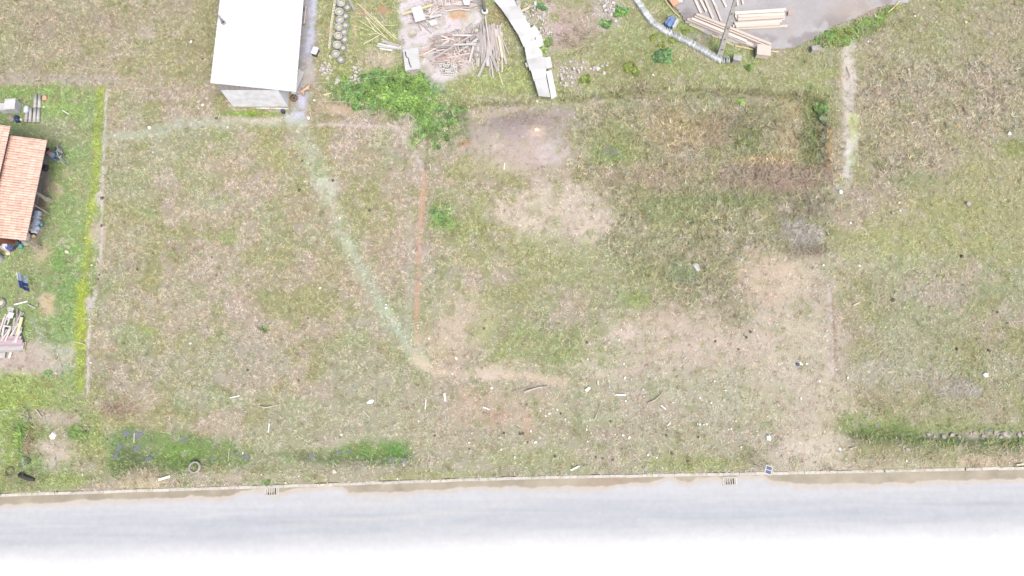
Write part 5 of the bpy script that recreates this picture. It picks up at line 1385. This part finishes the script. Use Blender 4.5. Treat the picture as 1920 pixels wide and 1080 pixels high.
# washing line
wl = [W(30.5, 511.5, 1.75), W(36.5, 541, 1.75)]
ln = thing('washing_line', 'wire washing line on two posts over the lawn below the tiled house', 'washing line', (0, 0, 0))
e0, e1 = wl[0] + (wl[0] - wl[1]) * .5, wl[1] + (wl[1] - wl[0]) * .6
MB().tube([e0, wl[0], wl[1], e1], .006, 5).build('wire', M['post'], ln)
for e in (e0, e1): MB().tube([(e.x, e.y, hf(e.x, e.y) - .1), (e.x, e.y, 1.78)], .016, 6).build('post', M['post'], ln)
def trousers(t0, t1, mk, label):
    a, b = wl[0].lerp(wl[1], t0), wl[0].lerp(wl[1], t1)
    d = b - a; w = d.length; u = d.normalized(); nrm = Vector((-u.y, u.x, 0)) * .012
    t = thing('trousers', label, 'trousers', a)
    def panel(p0, p1, q0, q1, nm):
        vs = []
        n = 6
        for k in range(n + 1):
            f = k / n
            l0, l1 = p0.lerp(q0, f), p1.lerp(q1, f)
            wv = nrm * 3 * math.sin(f * 7 + p0.length * 3)
            for s in (1, -1): vs += [l0 + wv + nrm * s, l1 + wv * .5 + nrm * s]
        fs = []
        for k in range(n):
            a_ = 4 * k
            fs += [(a_, a_ + 1, a_ + 5, a_ + 4), (a_ + 3, a_ + 2, a_ + 6, a_ + 7), (a_ + 2, a_, a_ + 4, a_ + 6), (a_ + 1, a_ + 3, a_ + 7, a_ + 5)]
        fs += [(0, 2, 3, 1), (4 * n, 4 * n + 1, 4 * n + 3, 4 * n + 2)]
        MB().add(vs, fs).build(nm, M[mk], t)
    Z = Vector((0, 0, 0)); dn = lambda v, z: v + Vector((0, 0, -z))
    panel(Z, d, dn(-u * .02, .26), dn(d + u * .02, .26), 'seat')
    panel(dn(-u * .02, .262), dn(d * .5, .262), dn(-u * .01, .95), dn(d * .44, .95), 'leg')
    panel(dn(d * .52, .262), dn(d + u * .02, .262), dn(d * .60, .98), dn(d + u * .05, .98), 'leg')
trousers(.0, .42, 'bluegrey', 'pale blue trousers hanging from the washing line')
trousers(.46, .92, 'navy', 'navy blue trousers hanging from the washing line')
# fridges, pipes and scrap
fz = thing('white_chest', 'large white chest lying on the lawn above the tiled house', 'chest', Gp(30.5, 204), math.radians(4))
bevel(MB().box((0, 0, .33), (.72, .78, .66)).build('case', M['white'], fz), .03)
MB().box((0, -.0, .68), (.74, .80, .03)).build('lid', M['white'], fz)
MB().box((.0, -.41, .6), (.2, .02, .04)).build('handle', M['grey'], fz)
f2 = thing('white_box', 'smaller white box touching the left of the large white chest', 'box', Gp(13.5, 207), math.radians(2))
bevel(MB().box((0, 0, .26), (.40, .52, .52)).build('case', M['white'], f2), .02)
MB().box((0, 0, .535), (.42, .54, .025)).build('lid', M['white'], f2)
GPp = 'grey fibre cement pipes laid side by side'
for i, (p, q) in enumerate([((67,178),(65.5,202)),((74.5,179),(73.5,202)),((66,203.5),(64,229)),((73,203),(71,229)),((58,203),(56,229)),((51.5,204),(48,229))]):
    a, b = Gp(*p, .11), Gp(*q, .11)
    o = MB().tube([a, b], .105, 10).build('cement_pipe', M['fibre'], None, True)
    tag(o, ['upper left long grey cement pipe by the white chest', 'upper right long grey cement pipe with an orange lump at its end', 'third grey cement pipe from the white chest in the lower row', 'grey cement pipe farthest from the white chest in the lower row', 'second grey cement pipe from the white chest in the lower row', 'grey cement pipe nearest the white chest in the lower row'][i], 'pipe', GPp)
softbag(50, 206, (.3, .5, .3), 'paleblue', 'pale plastic sheet crumpled between the white chest and the pipes', 'sheet', 61, name='plastic_sheet')
d_ = thing('barrel', 'dark blue plastic barrel lying below the white chest', 'barrel', Gp(32, 223, .16)); d_.rotation_euler = (1.4, 0, .5)
MB().lathe([(.001, -.24), (.14, -.24), (.17, -.1), (.17, .1), (.14, .24), (.001, .24)], 14).build('drum', M['blue'], d_, True)
MB().lathe([(.04, .24), (.05, .24), (.05, .27), (.001, .27)], 8).build('bung', M['blackrub'], d_)
stick_px('wooden_crate', 'woodred', (17,220), (25,227), .3, .1, 'broken brown wooden crate below the white chest', 'crate')
softbag(40, 225, (.2, .18, .2), 'litteryel', 'small cream bundle beside the blue barrel', 'bundle', 62, name='bundle')
softbag(84, 184, (.3, .34, .22), 'orange', 'orange clay lump at the top end of the pipe stack', 'lump', 63, name='clay_lump')
bit(lit, 'litter', 82, 200, .16, 'white scrap beside the cement pipes', 'litter')
# debris heap lower left
GDb = 'pale planks in the debris heap on the left lawn'
for i in range(40):
    x_ = rng.uniform(-4, 36); y_ = rng.uniform(588, 632)
    a = math.radians(rng.gauss(72, 9)); L_ = rng.uniform(.4, 1.2); z = .08 + .3 * rng.random()
    c = Gp(x_, y_, z); v = Vector((math.cos(a), math.sin(a), 0)) * L_ / 2
    stick('plank', rng.choice(['wood', 'wood', 'woodgrey', 'white']), c - v, c + v, rng.uniform(.06, .14), .035, 'pale plank in the upper part of the debris heap at the left edge', 'plank', GDb)
pp((41,595), (33,627), .2, .06, .3, 'bamboo', 'tan plank along the right side of the debris heap')
pp((22,586), (18,596), .34, .04, .5, 'paleblue', 'pale bluish board on the debris heap')
pp((8,610), (4,630), .1, .05, .5, 'white', 'left side of a white frame on the debris heap')
pp((8,611), (20,613), .1, .05, .52, 'white', 'top of the white frame on the debris heap')
GRs = 'faded red and grey sheets at the lower part of the debris heap'
for i, (p, q, mk) in enumerate([((-8,636),(40,634),'redsheet'),((-8,642),(42,641),'redsheet'),((-8,648),(45,646),'redsheet'),((-8,654),(44,652),'woodgrey')]):
    pp(p, q, .28, .04, .3 + .05 * (i % 2), mk, 'faded sheet laid across the lower debris heap', GRs)
pp((-8,659), (41,657), .16, .06, .26, 'woodgrey', 'grey beam along the lower rim of the debris heap')
pp((47,641), (44,658), .16, .06, .12, 'bamboo', 'cream block at the right end of the faded sheets')
pp((22,656), (17,672), .16, .05, .1, 'white', 'white plank end sticking out below the debris heap')
board([(-6,658),(10,656),(9,671),(-6,672)], .15, .06, 'fibre', 'grey sheet under the lower left of the debris heap')
tyre(2, 568, .1, 'grey tyre at the top of the debris heap on the left edge', None, True, 1.0)
bsn = thing('basin', 'upturned pale green basin at the top of the debris heap', 'basin', Gp(20, 579))
MB().lathe([(.001, .14), (.15, .14), (.2, .03), (.215, .0)], 18).build('bowl', M['fibre'], bsn, True)
MB().lathe([(.08, .142), (.10, .16), (.12, .142)], 14).build('foot_ring', M['fibre'], bsn, True)

# ------------------------------------------------------------------ sticks, posts and single finds in the grass
ST1 = [((27,571),(52,565),.07,'litter','white pole lying on the lawn above the debris heap'), ((52,571),(67,578),.06,'woodgrey','grey stick lying right of the white pole on the lawn'),
 ((143,641),(159,646),.05,'litteryel','pale stick in the yellow green strip'), ((117,207),(129,214),.05,'litter','thin pale stick on the lawn right of the pipe stack'),
 ((67,768),(78,783),.06,'twigpale','pale stick in the grass at the lower left'), ((297,900),(319,893),.12,'litter','white board lying between ditch and kerb'),
 ((432,746),(449,742),.05,'litter','thin white stick in the left lot above the bag'), ((503,811),(505,794),.07,'litter','white stick standing out above the left drain'),
 ((797,767),(799,749),.05,'litter','upright white stick left of the lower path'), ((833,737),(835,752),.11,'litter','broad white lath below the foot path'),
 ((680,770),(693,783),.06,'twigpale','bent pale twig in the left lot'), ((905,763),(918,768),.06,'litter','small white lath in the trodden area'),
 ((1155,740),(1173,741),.08,'litter','white lath lying level in the middle lot'), ((1239,760),(1249,768),.07,'litter','white lath slanting in the middle lot'),
 ((1121,713),(1122,722),.12,'litteryel','cream stump of wood at the end of the foot path'), ((1098,733),(1106,727),.16,'litter','white block of wood at the end of the foot path'),
 ((1186,850),(1202,866),.05,'twigpale','thin straw coloured stick near the kerb'), ((1070,882),(1086,874),.09,'litter','white lath close to the kerb'),
 ((815,606),(813,642),.03,'twigpale','thin upright reed beside the red earth step'), ((1600,573),(1612,567),.07,'litteryel','pale stick on the right lot'),
 ((1593,842),(1606,838),.06,'twigpale','pale stick at the foot of the right ditch'), ((806,305),(808,320),.05,'litteryel','pale stick below the dark bank'),
 ((945,318),(946,306),.05,'litter','pale stick at the foot of the brown mound'), ((1588,125),(1595,143),.05,'twigpale','straw stick lying on the sandy path'), ((1550,120),(1545,130),.05,'twigpale','short straw stick left of the sandy path'),
 ((1906,872),(1920,870),.1,'litteryel','cream lath beside the kerb at the right edge'), ((1252,798),(1257,792),.06,'litter','small white peg in the middle lot'), ((430,840),(428,864),.04,'twigpale','pale reed at the right end of the ditch'), ((252,812),(251,830),.06,'woodgrey','grey stake standing in the ditch')]
for p, q, w_, mk, lb in ST1:
    stick_px('stick', mk, p, q, w_, max(.03, w_ * .5), lb, 'stick', None, .12)
def branch(pts, r, label):
    tag(MB().tube([Gp(a, b, .12) for a, b in pts], [r * (1 - .6 * i / (len(pts) - 1)) for i in range(len(pts))], 6).build('branch', M['twigpale'], None, True), label, 'branch')
branch([(982,735), (1000,729), (1012,726), (1026,725)], .07, 'long pale fallen branch in the trodden ground')
branch([(1214,756), (1228,750), (1237,742), (1243,733)], .045, 'curved pale branch lying in the middle lot')
branch([(487,762), (500,764), (512,761), (524,758)], .05, 'crooked white branch in the left lot')
branch([(1115,786), (1122,770), (1126,755)], .03, 'thin dark bent twig near the white rubbish')
# wire frame
wf = thing('wire_frame', 'fan shaped grey wire frame lying in the green weeds', 'wire frame', Gp(1148, 284, .15))
o0 = wf.location.copy()
for i in range(6):
    a, b = Gp(1166, 284, .18) - o0, Gp(1130 + abs(i - 2.5), 274 + i * 4, .2) - o0
    MB().tube([a, b], .012, 4).build('wire', M['grey'], wf)
for f in (.55, 1.0):
    MB().tube([(Gp(1166, 284, .18) - o0).lerp(Gp(1130 + abs(i - 2.5), 274 + i * 4, .2) - o0, f) for i in range(6)], .012, 4).build('crosswire', M['grey'], wf)
# named litter
for px, py, s, sx_, mks, lb, ct in [
 (99,818,.42,1.4,lit,'rounded white container lying on the bare patch at the lower left','container'), (1441,821,.42,1.1,lit,'torn white bag on the bare track','bag'), (1849,703,.34,1.4,lit,'white bag on the right lot','bag'),
 (1307,500,.55,1.5,[chunk_mesh('sheet','fibre',70,.15)],'grey white sheet of board lying in the weeds','sheet'), (1576,360,.34,1.3,lit,'white slab at the end of the sandy path','slab'), (627,884,.36,1.1,litY,'cream yellow scrap between ditch and kerb','litter'),
 (280,239,.26,1.2,lit,'white bag on the grassy path left of the shed','bag'), (276,184,.26,1.3,stones,'pale grey stone on the left lot above the path','stone'), (380,197,.2,1.2,lit,'small white scrap left of the shed wall','litter'),
 (358,78,.2,1.5,lit,'small white scrap left of the shed roof','litter'), (406,221,.24,1.2,clods,'dark stone below the shed corner','stone'), (1006,243,.32,1.6,litY,'cream block on top of the brown mound','block'),
 (695,753,.3,2.0,lit,'white plastic piece in the left lot','litter'), (1007,190,.26,1,litY,'pale stump below the end of the white row','stump'), (839,211,.34,1,stones,'pale stone among the low bushes','stone'),
 (1703,843,.3,1.4,stones,'grey stone below the right ditch','stone'), (1815,383,.4,1.2,stones,'grey purple stone on the right lot','stone'), (1673,400,.3,1.1,stones,'pinkish stone on the right lot','stone'), (1811,42,.26,1.1,litY,'cream stone in the upper right field','stone'),
 (1893,250,.3,1.3,lit,'pale blue scrap at the right edge','litter'), (805,635,.16,1,lit,'round white stone beside the red earth step','stone'), (1575,842,.2,1.4,lit,'curved white scrap at the lower end of the bare track','litter'), (125,472,.26,1.6,litY,'pale flat stone on the lawn below the posts','stone'),
 (1502,682,.18,2.2,lit,'white lath beside the blue scrap','litter'), (1513,682,.14,1.8,lit,'white scrap right of the blue scrap','litter')]:
    bit(mks, 'litter' if ct == 'litter' else ct, px, py, s, lb, ct, None, sx_)
me = chunk_mesh('blue_scrap', 'blue', 71, .3); bit([me], 'blue_scrap', 1496, 683, .26, 'blue plastic scrap on the bare track', 'litter', None, 1.3)
GLt = 'small pale scraps scattered over the vacant lots'
small = [(320,200),(427,238),(668,255),(571,340),(629,296),(637,409),(701,477),(724,571),(724,577),(735,580),(357,644),(600,540),(783,610),(848,701),(855,672),(903,733),(921,728),(890,746),(890,772),(1013,770),(1045,768),(1037,766),(1030,775),(1024,780),(1012,793),(995,808),(1003,830),(938,820),(885,812),(880,830),(1060,790),(1048,814),(1004,829),(1014,792),(1060,786),(1102,828),(1108,812),(1101,799),(1143,726),(1150,738),(1153,741),(1172,708),(1184,711),(1206,730),(1173,752),(1207,743),(1245,727),(1262,755),(1265,755),(1313,746),(1334,755),(1357,750),(1360,732),(1340,715),(1380,790),(1325,795),(1312,796),(1320,796),(1308,795),(1153,815),(1170,816),(1180,820),(1168,816),(1190,640),(1165,618),(1161,637),(1188,618),(1102,673),(1170,682),(1532,645),(1544,635),(1551,620),(1561,640),(1568,693),(1590,708),(1534,713),(1537,715),(1502,746),(1458,757),(1460,760),(1502,748),(1421,847),(1371,804),(1366,805),(1380,788),(1659,863),(1700,864),(1915,840),(1612,498),(1544,497),(1553,464),(1553,437),(1595,418),(1604,417),(1636,398),(1650,410),(1686,380),(1688,395),(1218,396),(1235,185),(1338,193),(1225,140),(1405,300),(1425,296),(1438,298),(1255,242),(1243,250),(640,815),(712,810),(785,790),(770,840),(665,815),(430,870),(455,850),(155,890),(221,923),(40,845),(168,612),(170,680),(172,497),(105,700),(45,700),(1630,890),(1560,750),(1716,30),(1628,78),(1648,130),(1705,130),(975,870),(977,858),(965,857),(1100,805),(1130,815),(940,843),(1040,830),(1034,845),(1215,853),(1232,858),(1390,838),(560,893),(745,898),(535,905),(490,890)]
for i, (x_, y_) in enumerate(small):
    bit(lit if i % 3 else litY, 'litter', x_, y_, rng.uniform(.08, .17), 'small pale scrap lying in the grass of the vacant lots', 'litter', GLt, rng.uniform(.8, 1.8), .05)
GCl = 'dark clods scattered over the vacant lots'
for i, (x_, y_, s) in enumerate([(191,371,.36),(190,423,.24),(561,356,.28),(566,301,.24),(624,338,.28),(693,394,.3),(464,694,.26),(257,505,.22),(397,482,.2),(405,516,.2),(287,475,.22),(560,714,.22),(578,597,.18),(1675,563,.34),(1855,657,.3),(1804,481,.34),(1889,606,.22),(1408,622,.26),(1400,632,.24),(1101,642,.24),(908,616,.24),(979,646,.2),(815,817,.22),(980,813,.26),(975,814,.24),(1290,866,.34),(1260,850,.3),(1150,862,.24),(1183,408,.26),(1410,230,.2),(183,524,.2),(186,515,.2),(1130,860,.2),(1250,817,.22),(1310,820,.2),(1145,790,.18),(1052,776,.22),(945,812,.2),(990,830,.18),(880,842,.2),(1040,856,.24),(1118,858,.22),(1540,330,.24),(1460,340,.26),(1385,655,.18),(1342,640,.2),(380,110,.2),(1795,655,.24),(1870,585,.22)]):
    bit(clods, 'clod', x_, y_, s * .8, 'dark clod of earth lying in the dry grass', 'clod', GCl, rng.uniform(.9, 1.5), .04)
GSn = 'grey stones in the bed of the right ditch'
for i, (x_, y_, s) in enumerate([(1740,815,.4),(1752,817,.3),(1768,818,.42),(1785,816,.44),(1797,819,.36),(1820,815,.32),(1826,813,.3),(1843,819,.4),(1850,821,.3),(1866,812,.42),(1882,814,.5),(1890,818,.4),(1910,815,.44),(1919,813,.4),(1876,821,.36)]):
    bit(stones, 'stone', x_ , y_ + rng.uniform(-2, 2), s * rng.uniform(.7, 1), 'grey stone in the bed of the green ditch on the right', 'stone', GSn, 1.2, -.03)
# concrete ring, charred log
cr = tag(MB().lathe([(.27, -.2), (.36, -.2), (.36, .18), (.27, .18)], 22, closed=True).build('concrete_ring', M['concrete'], None, True, loc=Gp(366, 876, .05)), 'half sunk concrete ring at the foot of the ditch', 'concrete ring')
lg = thing('charred_log', 'charred log lying in the grass at the lower left', 'log', (0, 0, 0))
MB().tube([Gp(36, 890, .1), Gp(50, 896, .1), Gp(64, 900, .08)], [.14, .15, .1], 9).build('trunk', M['log'], lg, True)
MB().tube([Gp(44, 893, .2), Gp(40, 884, .32)], [.05, .03], 6).build('limb', M['log'], lg, True)
o = tag(MB().lathe(tyre_prof, 18, closed=True).build('tyre', M['clod'], None, True, loc=Gp(20, 884, -.02)), 'dark tyre half hidden in grass beside the charred log', 'tyre')

# ------------------------------------------------------------------ drains and solar panel
def drain(px, py, label):
    p = W(px, py, -.115)
    az = math.atan2(float(kerb_y(p.x + 1)) - float(kerb_y(p.x)), 1)
    t = thing('drain', label, 'drain', (p.x, p.y, -.12), az)
    Ls, Ws = .78, .46
    MB().box((0, 0, -.01), (Ls, Ws, .03)).build('pit', M['dark'], t)  # flat black slab stands for the shaded hollow under the bars
    for s_ in (-1, 1):
        MB().box((0, s_ * (Ws / 2), .012), (Ls + .12, .09, .036)).build('frame_side', M['kerb'], t)
        MB().box((s_ * (Ls / 2 + .0), 0, .012), (.11, Ws - .091, .035)).build('frame_end', M['kerb'], t)
    for i in range(5):
        MB().box((-Ls / 2 + .11 + i * .14, 0, .012), (.062, Ws - .092, .034)).build('bar', M['kerb'], t)
drain(510, 921.5, 'storm drain grating in the road gutter on the left')
drain(1368.5, 902.5, 'storm drain grating in the road gutter below the solar panel')
sp0 = Gp(1414, 870)
spl = thing('solar_panel', 'small white framed solar panel on a thin white pole beside the kerb', 'solar panel', sp0)
top = W(1437, 880, 2.25) - sp0
MB().tube([(0, 0, -.1), top * .97], .035, 8).build('pole', M['litter'], spl, True)
pt = obj('panel', MB().box((0, 0, 0), (.44, .5, .03)).mesh('panel', M['white']), spl, (W(1441, 881.5, 2.3) - sp0), (math.radians(0), math.radians(10), math.radians(-17)))
for s_ in (-1, 1): MB().box((0, s_ * .115, .0175), (.34, .19, .008)).build('solar_cell', M['solar'], pt)
